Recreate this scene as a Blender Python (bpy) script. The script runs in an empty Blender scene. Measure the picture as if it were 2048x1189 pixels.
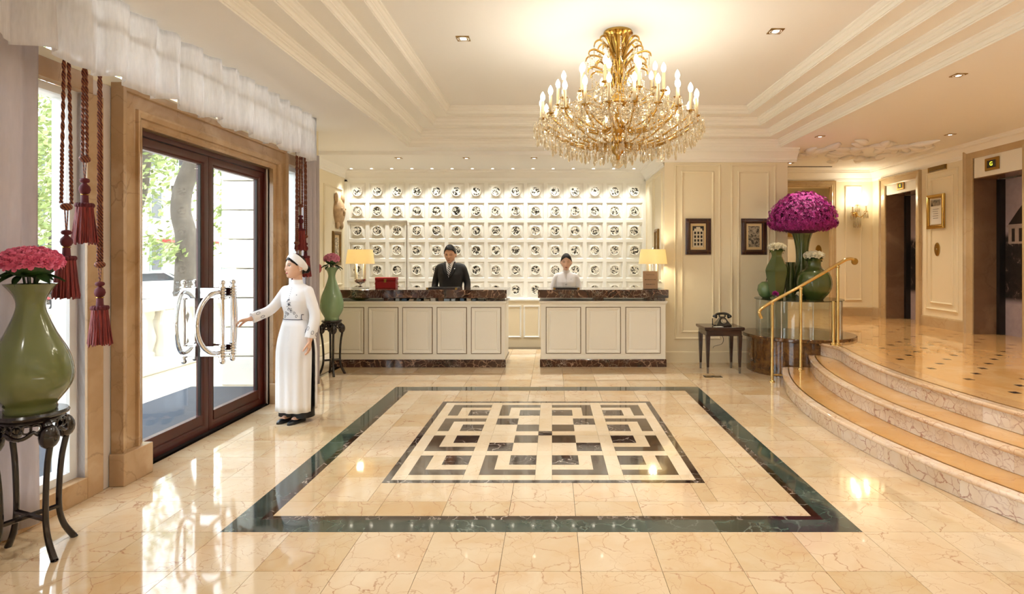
import bpy, bmesh, math, random
from mathutils import Vector, Matrix, noise
R = math.radians
PI = math.pi
random.seed(7)
S = bpy.context.scene
C = S.collection

# ------------------------------------------------------------------ camera
CAM_H = 1.55
cd = bpy.data.cameras.new('camera'); cam = bpy.data.objects.new('camera', cd); C.objects.link(cam)
cam.location = (0, 0, CAM_H); cam.rotation_euler = (R(90), 0, 0)
cd.sensor_width = 36; cd.lens = 1138 / 2048 * 36
cd.shift_x = -80 / 2048; cd.shift_y = -77.5 / 2048
cd.clip_start = 0.05; cd.clip_end = 400
S.camera = cam

# ------------------------------------------------------------------ sky, sun, exposure
W = bpy.data.worlds.new('sky'); S.world = W; W.use_nodes = True
_n = W.node_tree; _n.nodes.clear()
_sky = _n.nodes.new('ShaderNodeTexSky'); _sky.sky_type = 'NISHITA'; _sky.sun_disc = False
_sky.sun_elevation = R(52); _sky.sun_rotation = R(100); _sky.air_density = 1.4; _sky.dust_density = 4.0; _sky.ozone_density = 1.0
_hz = _n.nodes.new('ShaderNodeMix'); _hz.data_type = 'RGBA'; _hz.inputs[0].default_value = 0.62
_hz.inputs[7].default_value = (9.0, 9.3, 9.8, 1)
_bg = _n.nodes.new('ShaderNodeBackground'); _bg.inputs[1].default_value = .85
_wo = _n.nodes.new('ShaderNodeOutputWorld')
_n.links.new(_sky.outputs[0], _hz.inputs[6]); _n.links.new(_hz.outputs[2], _bg.inputs[0]); _n.links.new(_bg.outputs[0], _wo.inputs[0])
sl = bpy.data.lights.new('sun', 'SUN'); sl.energy = 4.0; sl.angle = R(1.5); sl.color = (1, .95, .86)
so = bpy.data.objects.new('sun', sl); C.objects.link(so); so.rotation_euler = (R(-22), R(34), 0)
V = S.view_settings
V.view_transform = 'Standard'; V.look = 'None'; V.gamma = 1; V.use_curve_mapping = False
V.exposure = 0.10
S.cycles.use_denoising = True
S.cycles.max_bounces = 8; S.cycles.diffuse_bounces = 4; S.cycles.glossy_bounces = 3; S.cycles.transmission_bounces = 4; S.cycles.transparent_max_bounces = 12
S.cycles.use_adaptive_sampling = True; S.cycles.adaptive_threshold = .12; S.cycles.adaptive_min_samples = 16
S.cycles.caustics_reflective = False; S.cycles.caustics_refractive = False
S.cycles.sample_clamp_indirect = 6.0

# ------------------------------------------------------------------ helpers: objects
WL = {}
def wloc(o): return WL.get(o.name, Vector((0, 0, 0))) if o else Vector((0, 0, 0))
def props(o, label=None, cat=None, group=None, kind=None):
    if label: o['label'] = label
    if cat: o['category'] = cat
    if group: o['group'] = group
    if kind: o['kind'] = kind
    return o
def thing(name, loc, label, cat, group=None, kind=None):
    o = bpy.data.objects.new(name, None); C.objects.link(o); o.empty_display_size = .1
    o.location = loc; WL[o.name] = Vector(loc)
    return props(o, label, cat, group, kind)
def link(name, me, parent=None, loc=(0, 0, 0)):
    o = bpy.data.objects.new(name, me); C.objects.link(o)
    L = Vector(loc); o.location = L - wloc(parent)
    if parent: o.parent = parent
    WL[o.name] = L
    return o
def dup(o, loc, parent=None, rot=None, scale=None, name=None):
    c = o.copy(); C.objects.link(c); L = Vector(loc); c.location = L - wloc(parent); c.parent = parent
    if rot is not None: c.rotation_euler = rot
    if scale is not None: c.scale = scale
    if name: c.name = name
    WL[c.name] = L
    return c
class MB:
    def __init__(s): s.v = []; s.f = []
    def add(s, vs, fs):
        b = len(s.v); s.v += [tuple(x) for x in vs]; s.f += [tuple(b + i for i in f) for f in fs]; return s
    def box(s, x0, x1, y0, y1, z0, z1):
        return s.add([(x0,y0,z0),(x1,y0,z0),(x1,y1,z0),(x0,y1,z0),(x0,y0,z1),(x1,y0,z1),(x1,y1,z1),(x0,y1,z1)],
                     [(0,3,2,1),(4,5,6,7),(0,1,5,4),(1,2,6,5),(2,3,7,6),(3,0,4,7)])
    def loft(s, rings, caps=True, closed=True):
        n = len(rings[0]); b = len(s.v)
        for r in rings: s.v += [tuple(p) for p in r]
        for i in range(len(rings) - 1):
            for j in range(n if closed else n - 1):
                k = (j + 1) % n
                s.f.append((b+i*n+j, b+i*n+k, b+(i+1)*n+k, b+(i+1)*n+j))
        if caps and closed:
            s.f.append(tuple(b + j for j in reversed(range(n))))
            s.f.append(tuple(b + (len(rings)-1)*n + j for j in range(n)))
        return s
    def tube(s, path, r, n=8, caps=True, squash=None):
        P = [Vector(p) for p in path]; rr = r if isinstance(r, (list, tuple)) else [r] * len(P)
        rings = []; up = None
        for i, p in enumerate(P):
            t = (P[min(i+1, len(P)-1)] - P[max(i-1, 0)]).normalized()
            if up is None:
                a = Vector((0, 0, 1)) if abs(t.z) < .9 else Vector((1, 0, 0))
                up = (a - t * a.dot(t)).normalized()
            else:
                up = (up - t * up.dot(t))
                up = up.normalized() if up.length > 1e-6 else Vector((1, 0, 0))
            sd = t.cross(up)
            q = squash or 1.0
            rings.append([p + (up * math.cos(2*PI*k/n) + sd * math.sin(2*PI*k/n) * q) * rr[i] for k in range(n)])
        return s.loft(rings, caps)
    def lathe(s, prof, n=24, c=(0, 0, 0), M=None, caps=True):
        c = Vector(c); rings = []
        for r, z in prof:
            r = max(r, 1e-4)
            ring = [Vector((r*math.cos(2*PI*k/n), r*math.sin(2*PI*k/n), z)) for k in range(n)]
            rings.append([(M @ p if M else p) + c for p in ring])
        return s.loft(rings, caps)
    def ball(s, c, r, nu=12, nv=8, M=None):
        rx, ry, rz = (r, r, r) if not isinstance(r, (tuple, list)) else r
        prof = [(math.sin(PI*i/nv), -math.cos(PI*i/nv)) for i in range(nv + 1)]
        rings = []
        for a, z in prof:
            a = max(a, 1e-3)
            ring = [Vector((a*rx*math.cos(2*PI*k/nu), a*ry*math.sin(2*PI*k/nu), z*rz)) for k in range(nu)]
            rings.append([(M @ p if M else p) + Vector(c) for p in ring])
        return s.loft(rings)
    def sweep(s, path, prof, o, u, v, nrm, closed=True):
        """profile (outward offset, height) swept along a planar path with mitred corners"""
        o, u, v, nrm = Vector(o), Vector(u), Vector(v), Vector(nrm); N = len(path)
        P = [Vector((a, b)) for a, b in path]
        seg = []
        for i in range(N if closed else N - 1):
            d = (P[(i+1) % N] - P[i]).normalized(); seg.append(Vector((-d.y, d.x)))   # left normal
        rings = []
        for i in range(N):
            if closed: a, b = seg[i-1], seg[i]
            else: a, b = seg[max(i-1, 0)], seg[min(i, N-2)]
            m = (a + b) / (1 + a.dot(b))
            rings.append([o + u*(P[i].x + m.x*q) + v*(P[i].y + m.y*q) + nrm*h for q, h in prof])
        if closed: rings.append(rings[0])
        return s.loft(rings, caps=False, closed=False)
    def prism(s, poly, z0, z1):
        n = len(poly)
        return s.loft([[(x, y, z0) for x, y in poly], [(x, y, z1) for x, y in poly]])
    def xf(s, M, start=0):
        for i in range(start, len(s.v)): s.v[i] = tuple(M @ Vector(s.v[i]))
        return s
    def mesh(s, name, mat, smooth=None, origin=None):
        me = bpy.data.meshes.new(name)
        o = Vector(origin) if origin is not None else Vector((0, 0, 0))
        me.from_pydata([tuple(Vector(p) - o) for p in s.v], [], s.f)
        me.validate()
        for m in (mat if isinstance(mat, (list, tuple)) else [mat]): me.materials.append(m)
        if smooth:
            me.polygons.foreach_set('use_smooth', [True] * len(me.polygons))
            if smooth < 180: me.set_sharp_from_angle(angle=R(smooth))
        me.update(); return me
    def build(s, name, mat, parent=None, smooth=None, bevel=0, origin=None, seg=2):
        if origin is None:
            lo = [min(p[i] for p in s.v) for i in range(3)]; hi = [max(p[i] for p in s.v) for i in range(3)]
            origin = ((lo[0]+hi[0])/2, (lo[1]+hi[1])/2, lo[2])
        o = link(name, s.mesh(name, mat, smooth, origin), parent, origin)
        if bevel:
            b = o.modifiers.new('bevel', 'BEVEL'); b.width = bevel; b.segments = seg; b.limit_method = 'ANGLE'; b.angle_limit = R(40)
        return o
def rect(x0, x1, y0, y1): return [(x0, y0), (x1, y0), (x1, y1), (x0, y1)]
def box(name, mat, b, parent=None, bevel=0, smooth=None): return MB().box(*b).build(name, mat, parent, bevel=bevel, smooth=smooth)
def struct(o): o['kind'] = 'structure'; return o
def cat_curve(pts, n=8):
    """Catmull-Rom through points"""
    P = [Vector(p) for p in pts]; P = [P[0]*2 - P[1]] + P + [P[-1]*2 - P[-2]]; out = []
    for i in range(1, len(P) - 2):
        for k in range(n):
            t = k / n; a, b, c, d = P[i-1], P[i], P[i+1], P[i+2]
            out.append(.5*((2*b) + (c-a)*t + (2*a-5*b+4*c-d)*t*t + (3*b-a-3*c+d)*t**3))
    out.append(P[-2]); return out
def px(x, y, Y):
    """photo point at depth Y -> world (used to read off sizes)"""
    return Vector(((x-1104)/1138*Y, Y, CAM_H + (517-y)/1138*Y))

# ------------------------------------------------------------------ materials
def lin(h):
    h = h.lstrip('#'); c = [int(h[i:i+2], 16)/255 for i in (0, 2, 4)]
    return tuple((x/12.92 if x <= .04045 else ((x+.055)/1.055)**2.4) for x in c) + (1,)
class NT:
    def __init__(s, name):
        s.m = bpy.data.materials.new(name); s.m.use_nodes = True; s.t = s.m.node_tree; s.t.nodes.clear()
        s.out = s.n('OutputMaterial')
    def n(s, typ, **k):
        x = s.t.nodes.new('ShaderNode' + typ)
        for a, b in k.items(): setattr(x, a, b)
        return x
    def l(s, a, b): s.t.links.new(a, b)
    def set(s, node, **k):
        for a, b in k.items():
            key = a.replace('_', ' ')
            if hasattr(b, 'is_linked') or isinstance(b, bpy.types.NodeSocket): s.l(b, node.inputs[key])
            else: node.inputs[key].default_value = b
        return node
    def bsdf(s, color, rough=.5, metal=0, spec=.5, coat=0, **k):
        b = s.n('BsdfPrincipled'); s.set(b, Base_Color=color, Roughness=rough, Metallic=metal, Specular_IOR_Level=spec, Coat_Weight=coat, **k)
        s.l(b.outputs[0], s.out.inputs[0]); return b
    def mix(s, f, a, b, mode='MIX'):
        x = s.n('Mix'); x.data_type = 'RGBA'; x.blend_type = mode
        for i, q in ((0, f), (6, a), (7, b)):
            if isinstance(q, bpy.types.NodeSocket): s.l(q, x.inputs[i])
            else: x.inputs[i].default_value = q
        return x.outputs[2]
    def ramp(s, f, stops, interp='LINEAR'):
        x = s.n('ValToRGB'); x.color_ramp.interpolation = interp; e = x.color_ramp.elements
        while len(e) < len(stops): e.new(.5)
        for i, (p, c) in enumerate(stops):
            e[i].position = p; e[i].color = c if isinstance(c, tuple) else (c, c, c, 1)
        s.l(f, x.inputs[0]); return x.outputs[0]
    def coord(s, rnd=0.0, kind='Object', scale=(1, 1, 1)):
        t = s.n('TexCoord'); o = t.outputs[kind]
        if rnd:
            i = s.n('ObjectInfo'); c = s.n('CombineXYZ')
            for k, q in enumerate((37.1, 91.7, 53.3)):
                m = s.n('Math', operation='MULTIPLY'); s.l(i.outputs['Random'], m.inputs[0]); m.inputs[1].default_value = q*rnd; s.l(m.outputs[0], c.inputs[k])
            a = s.n('VectorMath', operation='ADD'); s.l(o, a.inputs[0]); s.l(c.outputs[0], a.inputs[1]); o = a.outputs[0]
        if scale != (1, 1, 1):
            m = s.n('Mapping'); s.l(o, m.inputs[0]); m.inputs['Scale'].default_value = scale; o = m.outputs[0]
        return o
    def noise(s, vec, scale, detail=4, rough=.55, dist=0, out='Fac'):
        x = s.n('TexNoise'); s.set(x, Scale=scale, Detail=detail, Roughness=rough, Distortion=dist); s.l(vec, x.inputs['Vector']); return x.outputs[out]
    def warp(s, vec, scale, amt, detail=3):
        nz = s.noise(vec, scale, detail, out='Color'); a = s.n('VectorMath', operation='SUBTRACT'); s.l(nz, a.inputs[0]); a.inputs[1].default_value = (.5, .5, .5)
        b = s.n('VectorMath', operation='SCALE'); s.l(a.outputs[0], b.inputs[0]); b.inputs['Scale'].default_value = amt
        c = s.n('VectorMath', operation='ADD'); s.l(vec, c.inputs[0]); s.l(b.outputs[0], c.inputs[1]); return c.outputs[0]
    def edges(s, vec, scale):
        v = s.n('TexVoronoi', feature='DISTANCE_TO_EDGE'); s.l(vec, v.inputs['Vector']); v.inputs['Scale'].default_value = scale; return v.outputs['Distance']
    def bump(s, h, b, strength=.2, dist=.01):
        x = s.n('Bump'); x.inputs['Strength'].default_value = strength; x.inputs['Distance'].default_value = dist; s.l(h, x.inputs['Height']); s.l(x.outputs[0], b.inputs['Normal'])
M = {}
def plain(key, color, rough=.5, metal=0, spec=.5, coat=0, var=.06, vs=6, bump=0, **k):
    t = NT(key); c = lin(color) if isinstance(color, str) else color
    if var:
        d = tuple(x*(1-var*2) for x in c[:3]) + (1,); l_ = tuple(min(1, x*(1+var)) for x in c[:3]) + (1,)
        nz = t.noise(t.coord(), vs, 2); col = t.mix(nz, d, l_)
    else: col = c
    b = t.bsdf(col, rough, metal, spec, coat, **k)
    if bump: t.bump(t.noise(t.coord(), vs*8, 4), b, bump, .004)
    M[key] = t.m; return t.m
def marble(key, c1, c2, vein, vscale=3, vw=.03, vamt=.7, rough=.07, rnd=1, c3=None, nscale=2.2, warp=.35, vein2=None, coat=.3, spec=.5, huevar=.12):
    t = NT(key); co = t.coord(rnd)
    wv = t.warp(co, 2.8, warp, 6)
    base = t.mix(t.ramp(t.noise(wv, nscale, 4, .6), [(.3, 0.0), (.7, 1.0)]), lin(c1), lin(c2))
    if c3: base = t.mix(t.ramp(t.noise(wv, nscale*.6, 3, .6, 1.0), [(.5, 0.0), (.72, 1.0)]), base, lin(c3))
    if huevar and rnd:
        i = t.n('ObjectInfo'); h = t.n('HueSaturation'); t.l(base, h.inputs['Color'])
        mr = t.n('MapRange'); t.l(i.outputs['Random'], mr.inputs[0]); mr.inputs[3].default_value = 1-huevar; mr.inputs[4].default_value = 1+huevar*.5; t.l(mr.outputs[0], h.inputs['Value'])
        ms = t.n('MapRange'); t.l(i.outputs['Random'], ms.inputs[0]); ms.inputs[3].default_value = 1+huevar; ms.inputs[4].default_value = 1-huevar; t.l(ms.outputs[0], h.inputs['Saturation'])
        base = h.outputs[0]
    e1 = t.ramp(t.edges(wv, vscale), [(0.0, 1.0), (vw, 0.0)])
    mnz = t.noise(co, vscale*.6, 1); mask = t.ramp(mnz, [(.40, 0.0), (.60, 1.0)])
    f = t.n('Math', operation='MULTIPLY'); t.l(e1, f.inputs[0]); t.l(mask, f.inputs[1])
    g = t.n('Math', operation='MULTIPLY'); t.l(f.outputs[0], g.inputs[0]); g.inputs[1].default_value = vamt
    col = t.mix(g.outputs[0], base, lin(vein))
    e2 = t.ramp(t.edges(wv, vscale*2.3), [(0.0, 1.0), (vw*1.2, 0.0)])
    m2 = t.ramp(mnz, [(.34, 1.0), (.5, 0.0)])
    f2 = t.n('Math', operation='MULTIPLY'); t.l(e2, f2.inputs[0]); t.l(m2, f2.inputs[1])
    g2 = t.n('Math', operation='MULTIPLY'); t.l(f2.outputs[0], g2.inputs[0]); g2.inputs[1].default_value = vamt*.8
    col = t.mix(g2.outputs[0], col, lin(vein2 or vein))
    t.bsdf(col, rough, 0, spec, coat, Coat_Roughness=.03)
    M[key] = t.m; return t.m
def emis(key, color, strength):
    t = NT(key); e = t.n('Emission'); e.inputs[0].default_value = lin(color); e.inputs[1].default_value = strength; t.l(e.outputs[0], t.out.inputs[0]); M[key] = t.m; return t.m
def pane(key, tint=(1, 1, 1, 1), refl=1.0, rough=0.0):
    t = NT(key); tr = t.n('BsdfTransparent'); tr.inputs[0].default_value = tint
    gl = t.n('BsdfGlossy'); gl.inputs['Roughness'].default_value = rough
    fr = t.n('LayerWeight'); fr.inputs[0].default_value = .5
    pw = t.n('Math', operation='POWER'); t.l(fr.outputs['Facing'], pw.inputs[0]); pw.inputs[1].default_value = 4.0
    m = t.n('Math', operation='MULTIPLY_ADD'); t.l(pw.outputs[0], m.inputs[0]); m.inputs[1].default_value = .85*min(1, refl); m.inputs[2].default_value = .035*refl
    x = t.n('MixShader'); t.l(m.outputs[0], x.inputs[0]); t.l(tr.outputs[0], x.inputs[1]); t.l(gl.outputs[0], x.inputs[2]); t.l(x.outputs[0], t.out.inputs[0])
    M[key] = t.m; return t.m
def sheer(key, color, transp=.25, transl=.5):
    t = NT(key); c = lin(color)
    d = t.n('BsdfDiffuse'); d.inputs[0].default_value = c; l_ = t.n('BsdfTranslucent'); l_.inputs[0].default_value = c; tr = t.n('BsdfTransparent')
    a = t.n('MixShader'); a.inputs[0].default_value = transl; t.l(d.outputs[0], a.inputs[1]); t.l(l_.outputs[0], a.inputs[2])
    wv = t.ramp(t.noise(t.coord(scale=(1, 1, .15)), 40, 3), [(.3, .0), (.8, transp*2)])
    b = t.n('MixShader'); t.l(wv, b.inputs[0]); t.l(a.outputs[0], b.inputs[1]); t.l(tr.outputs[0], b.inputs[2]); t.l(b.outputs[0], t.out.inputs[0])
    M[key] = t.m; return t.m

marble('floor_marble', '#DCC8A8', '#D3B38A', '#96502F', 5.5, .019, .65, .06, 1, c3='#E0CDAE', warp=.3)
marble('floor_light', '#EADBC0', '#E2CBA8', '#B98A66', 6, .02, .35, .06, 1, warp=.3, huevar=.05)
marble('step_marble', '#E6DACB', '#DCC4A8', '#94503F', 10, .055, .8, .1, 1, c3='#ECE4DC', warp=.3)
marble('nosing_marble', '#E2C8AC', '#DDBD9A', '#9A5A46', 8, .04, .6, .08, 1, c3='#EADBCB', warp=.3)
marble('tread_marble', '#D9AE78', '#CFA06A', '#A66840', 5, .025, .5, .07, 1, c3='#E2BD8C', warp=.3)
marble('landing_marble', '#DDB077', '#D4A062', '#B0743F', 3, .02, .35, .06, 0, c3='#E3BC88', warp=.5)
marble('green_marble', '#35413B', '#4A5850', '#A2B2A8', 2.5, .02, .35, .06, 1, c3='#232A28', warp=.5, huevar=.3)
marble('dark_marble', '#2B1B16', '#3A261D', '#D9CFC4', 4, .022, .8, .07, 1, warp=.5, huevar=.2)
marble('brown_inlay', '#4A3A2A', '#54432F', '#6B563C', 4, .02, .3, .08, 1)
marble('emperador', '#38201A', '#553326', '#C9A285', 9, .05, .75, .08, 1, c3='#1E110E', warp=.4, vein2='#E0CDB8', nscale=7)
marble('drum_marble', '#3B2313', '#7E5428', '#B07A36', 7, .05, .3, .1, 0, c3='#1C100A', warp=.6, nscale=8)
marble('trim_stone', '#C0A07C', '#AB8962', '#7A5A3E', 2.2, .02, .45, .22, 1, c3='#CDB292', warp=.4, coat=.1, huevar=.08)
marble('lift_jamb', '#84664E', '#755742', '#5E4430', 2, .02, .3, .25, 1, c3='#8E7056', warp=.4, coat=.1, huevar=.05)
marble('lift_trim', '#CBB490', '#BEA57E', '#A07E50', 2, .02, .3, .2, 1, warp=.4, coat=.1, huevar=.05)
plain('wall_cream', '#EFE3C6', .55, var=0)
plain('panel_white', '#F5F3EA', .45, var=0)
plain('ceiling_white', '#F6F4F1', .7, var=0)
plain('moulding_white', '#F6F3EC', .5, var=0)
plain('counter_white', '#F3EFE3', .4, var=0)
plain('plaster', '#DCD2CC', .5, var=.03)
plain('line_dark', '#6E5B3E', .6, var=.05)
plain('door_wood', '#4A160E', .35, coat=.1, var=.15, vs=9)
plain('chrome', '#E6E6E8', .06, 1.0, var=0)
plain('brass', '#D9BE80', .12, 1.0, var=.06, vs=4)
plain('brass_dull', '#A98545', .35, 1.0, var=.1)
plain('gold', '#CDA75A', .22, 1.0, var=.1, vs=10)
plain('dark_wood', '#2A0E0A', .25, coat=.4, var=.2, vs=7)
plain('black_wood', '#14090A', .22, coat=.5, var=.2, vs=8)
plain('red_leather', '#9C0E14', .4, var=.08)
plain('black_plastic', '#08090B', .15, coat=.5, var=0)
plain('dark_leather', '#1B1412', .4, var=.1)
plain('white_paper', '#F2F0EA', .7, var=0)
plain('grey_metal', '#8C8C8C', .3, 1, var=.03)
plain('dark_metal', '#33302E', .35, .8, var=.05)
plain('white_pvc', '#E4E6E6', .35, var=.02)
pane('glass', (.96, .985, .98, 1)); pane('table_glass', (.95, .975, .97, 1), 1.2); pane('glass_top', (.55, .62, .60, 1), 1.3)
emis('bulb', '#FFF1D2', 14.0); emis('spot_lens', '#FFF3DC', 16.0)
sheer('sheer_curtain', '#CEC6C9', .05, .22)
sheer('sheer_white', '#FAF9FB', .12, .62)

# ------------------------------------------------------------------ the room shell
FL = 0.475            # raised landing
CE, CA, CT = 3.175, 3.12, 3.585      # soffit, alcove ceiling, coffer top
CX0, CX1, CY0, CY1 = -2.10, 3.33, 1.94, 8.30
BCX, BCY, BH, IH, T = -.06, 5.037, 1.818, 1.115, .404
floor = struct(box('floor', M['brown_inlay'], (-3.75, 3.9, -3.6, 10.2, -.30, -.020)))
floor['label'] = 'polished beige marble lobby floor with dark bordered square inlay'
def rough_tile(name, mat, x0, x1, y0, y1, top=0.0, gap=.0012, parent=floor):
    return MB().box(x0+gap, x1-gap, y0+gap, y1-gap, -.02, top).build(name, mat, parent)
def tile_cells():
    for i in range(-6, 17):
        for j in range(-2, 16):
            yield BCX-BH+T*i, BCX-BH+T*(i+1), BCY-BH+T*j, BCY-BH+T*(j+1)
def cut(r, holes):
    out = [r]
    for hx0, hx1, hy0, hy1 in holes:
        nw = []
        for (x0, x1, y0, y1) in out:
            if x1 <= hx0+1e-6 or x0 >= hx1-1e-6 or y1 <= hy0+1e-6 or y0 >= hy1-1e-6: nw.append((x0, x1, y0, y1)); continue
            if x0 < hx0: nw.append((x0, hx0, y0, y1))
            if x1 > hx1: nw.append((hx1, x1, y0, y1))
            a, b = max(x0, hx0), min(x1, hx1)
            if y0 < hy0: nw.append((a, b, y0, hy0))
            if y1 > hy1: nw.append((a, b, hy1, y1))
        out = nw
    return [(a, b, c, d) for a, b, c, d in out if b-a > .012 and d-c > .012]
BO = (BCX-BH, BCX+BH, BCY-BH, BCY+BH); bw = .2
BI = (BO[0]+bw, BO[1]-bw, BO[2]+bw, BO[3]-bw); IN = (BCX-IH, BCX+IH, BCY-IH, BCY+IH)
for c in tile_cells():
    x0, x1, y0, y1 = max(c[0], -3.0), min(c[1], 3.6), c[2], min(c[3], 10.06)
    if x1-x0 < .02 or y1-y0 < .02: continue
    if y0 > 8.3 and not (-1.3 < (x0+x1)/2 < .5): continue
    if x0 > 3.15: continue
    if x0 >= BO[0]-1e-6 and x1 <= BO[1]+1e-6 and y0 >= BO[2]-1e-6 and y1 <= BO[3]+1e-6:
        a = (max(x0, BI[0]), min(x1, BI[1]), max(y0, BI[2]), min(y1, BI[3]))
        if a[1]-a[0] < .01 or a[3]-a[2] < .01: continue
        for r in cut(a, [IN]): rough_tile('floor_tile', M['floor_marble'], *r)
    else:
        for r in cut((x0, x1, y0, y1), [BO]): rough_tile('floor_tile', M['floor_marble'], *r)
MB().box(-3.7, 3.6, -3.55, BCY-BH-2*T, -.02, 0).build('floor_near', M['floor_marble'], floor)
# border: green outer strip in tile lengths, thin dark inner strip, mitred corners
def strip(o, w, name, mat, n):
    x0, x1, y0, y1 = o
    for side in range(4):
        for k in range(n):
            t0, t1 = k/n, (k+1)/n
            def pt(t, d):
                if side == 0: return (x0+d+(x1-x0-2*d)*t if False else x0+(x1-x0)*t, y0+d)
                if side == 1: return (x1-d, y0+(y1-y0)*t)
                if side == 2: return (x1-(x1-x0)*t, y1-d)
                return (x0+d, y1-(y1-y0)*t)
            a, b, c, d_ = pt(t0, 0), pt(t1, 0), pt(t1, w), pt(t0, w)
            ix0, ix1, iy0, iy1 = x0+w, x1-w, y0+w, y1-w
            def cl(p): return (min(max(p[0], ix0), ix1), min(max(p[1], iy0), iy1))
            MB().prism([a, b, cl(c), cl(d_)], -.02, .0004).build(name, mat, floor)
strip(BO, .150, 'border_tile', M['green_marble'], 9)
strip((BO[0]+.15, BO[1]-.15, BO[2]+.15, BO[3]-.15), .05, 'border_strip', M['dark_marble'], 9)
strip(IN, .05, 'inner_border_strip', M['dark_marble'], 6)
cuts = [-1.065, -.968, -.57, -.463, -.06, .06, .463, .57, .968, 1.065]
for i in range(9):
    for j in range(9):
        rough_tile('light_tile', M['floor_light'], BCX+cuts[i], BCX+cuts[i+1], BCY+cuts[j], BCY+cuts[j+1], -.0004, .0006)
cells = [(-.968, -.57), (-.463, -.06), (.06, .463), (.57, .968)]
for i, (a0, a1) in enumerate(cells):
    for j, (b0, b1) in enumerate(cells):
        sx = -1 if i < 2 else 1; sy = -1 if j < 2 else 1
        def P(u, v):   # u, v measured from the cell's outer corner towards the centre
            return (BCX + ((a0+u) if sx < 0 else (a1-u)), BCY + ((b0+v) if sy < 0 else (b1-v)))
        def poly(pts):
            q = [P(*p) for p in pts]
            if sx*sy < 0: q.reverse()
            return q
        w = a1-a0
        if i in (1, 2) and j in (1, 2):
            MB().prism(poly([(0, 0), (w/2, 0), (w/2, w/2), (0, w/2)]), -.01, .0006).build('inlay_square', M['dark_marble'], floor)
            MB().prism(poly([(w/2, w/2), (w, w/2), (w, w), (w/2, w)]), -.01, .0006).build('inlay_square', M['brown_inlay'], floor)
        else:
            MB().prism(poly([(0, 0), (w, 0), (w, .1), (.1, .1), (.1, w), (0, w)]), -.01, .0006).build('inlay_bracket', M['brown_inlay'], floor)
            MB().prism(poly([(.2, .2), (w, .2), (w, w), (.2, w)]), -.01, .0006).build('inlay_square', M['dark_marble'], floor)
MB().box(BCX-.06, BCX+.06, BCY-.06, BCY+.06, -.01, .0006).build('inlay_centre', M['dark_marble'], floor)

# ---- ceiling with stepped coffer
cm = MB()
cm.box(-3.8, CX0, -3.6, 8.62, CE, 3.95); cm.box(CX1, 6.6, -3.6, 12.6, CE, 3.95)
cm.box(CX0, CX1, -3.6, CY0, CE, 3.95); cm.box(CX0, CX1, CY1, 8.62, CE, 3.95)
cm.box(-3.8, CX1, 8.62, 10.4, CA, 3.95); cm.box(CX0, CX1, CY0, CY1, CT, 3.95)
ceil = struct(cm.build('ceiling', M['ceiling_white'])); ceil['label'] = 'white ceiling with stepped coffer'
for k in range(4):
    o0, z0 = .228*k, CE+.1025*k
    prof = [(0, 0), (0, .012), (.008, .014), (.008, .042), (.014, .046), (.022, .05), (.022, .058), (.034, .066), (.044, .080), (.044, .086), (.058, .092), (.060, .1025), (.228, .1025)]
    if k == 3: prof = prof[:-1]
    prof = [(o0+a+.003, z0+b-(.003 if (k == 0 and b == 0) else 0)) for a, b in prof]
    m = MB().sweep(rect(CX0, CX1, CY0, CY1), prof, (0, 0, 0), (1, 0, 0), (0, 1, 0), (0, 0, 1))
    o = struct(m.build('trim_%d' % (k+1), M['moulding_white'])); o['label'] = 'white stepped coffer moulding'
def straight(name, mat, p0, p1, up, out, prof, parent=None):
    p0, p1, up, out = map(Vector, (p0, p1, up, out))
    rr = [[p + out*a + up*b for a, b in prof] for p in (p0, p1)]
    return MB().loft(rr, caps=False, closed=False).build(name, mat, parent)
CROWN = [(0, -.20), (.012, -.195), (.012, -.175), (.022, -.168), (.022, -.14), (.035, -.12), (.06, -.09), (.09, -.06), (.11, -.05), (.11, -.03), (.125, -.02), (.13, 0)]
SKIRT = [(0, .17), (.012, .165), (.018, .15), (.018, 0), (0, 0)]

# ---- walls
struct(box('wall_back', M['panel_white'], (-3.9, 1.69, 10.15, 10.4, -.28, CA)))['label'] = 'white panelled wall behind the reception'
wb = bpy.data.objects['wall_back']
struct(box('wall_alcove_left', M['wall_cream'], (-3.95, -3.69, 7.31, 10.15, -.28, CE)))
wal = bpy.data.objects['wall_alcove_left']
# pier block of the reception's right-hand wall: front face carries the two pictures
struct(box('wall_right', M['wall_cream'], (1.67, 3.50, 8.45, 10.6, -.28, CE))); wr = bpy.data.objects['wall_right']
struct(box('wall_lift', M['wall_cream'], (5.96, 6.7, 8.20, 9.18, FL, CE))); wl_ = bpy.data.objects['wall_lift']
struct(box('wall_rear', M['wall_cream'], (-3.8, 6.6, -3.7, -3.5, 0, CE)))
# lift wall pieces (two lift openings between), beyond x = 5.96
for (y0, y1, z0, z1) in ((10.32, 10.62, FL, CE), (-3.5, 7.03, FL, CE), (9.18, 10.32, 2.95, CE), (7.03, 8.20, 3.07, CE)):
    o = box('lift_wall_section', M['wall_cream'], (5.96, 6.7, y0, y1, z0, z1), wl_)
box('lift_shaft_back', M['wall_cream'], (6.7, 6.9, -3.5, 10.7, 0, CE), wl_)
# corridor end wall; opening and recess are modelled in place of a mirror's reflection
cw = struct(box('wall_corridor', M['wall_cream'], (5.27, 6.2, 10.58, 10.75, FL, CE)))
box('wall_over_opening', M['wall_cream'], (3.4, 5.27, 10.58, 10.75, 2.87, CE), cw)
box('reflected_wall', M['wall_cream'], (3.3, 6.0, 12.0, 12.1, FL, CE), cw); box('reflected_floor', M['landing_marble'], (3.3, 6.2, 10.58, 12.0, .0, FL), cw)
box('reflected_side', M['wall_cream'], (6.0, 6.2, 10.75, 12.1, FL, CE), cw); box('reflected_side', M['wall_cream'], (3.3, 3.5, 10.6, 12.1, FL, CE), cw)
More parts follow.
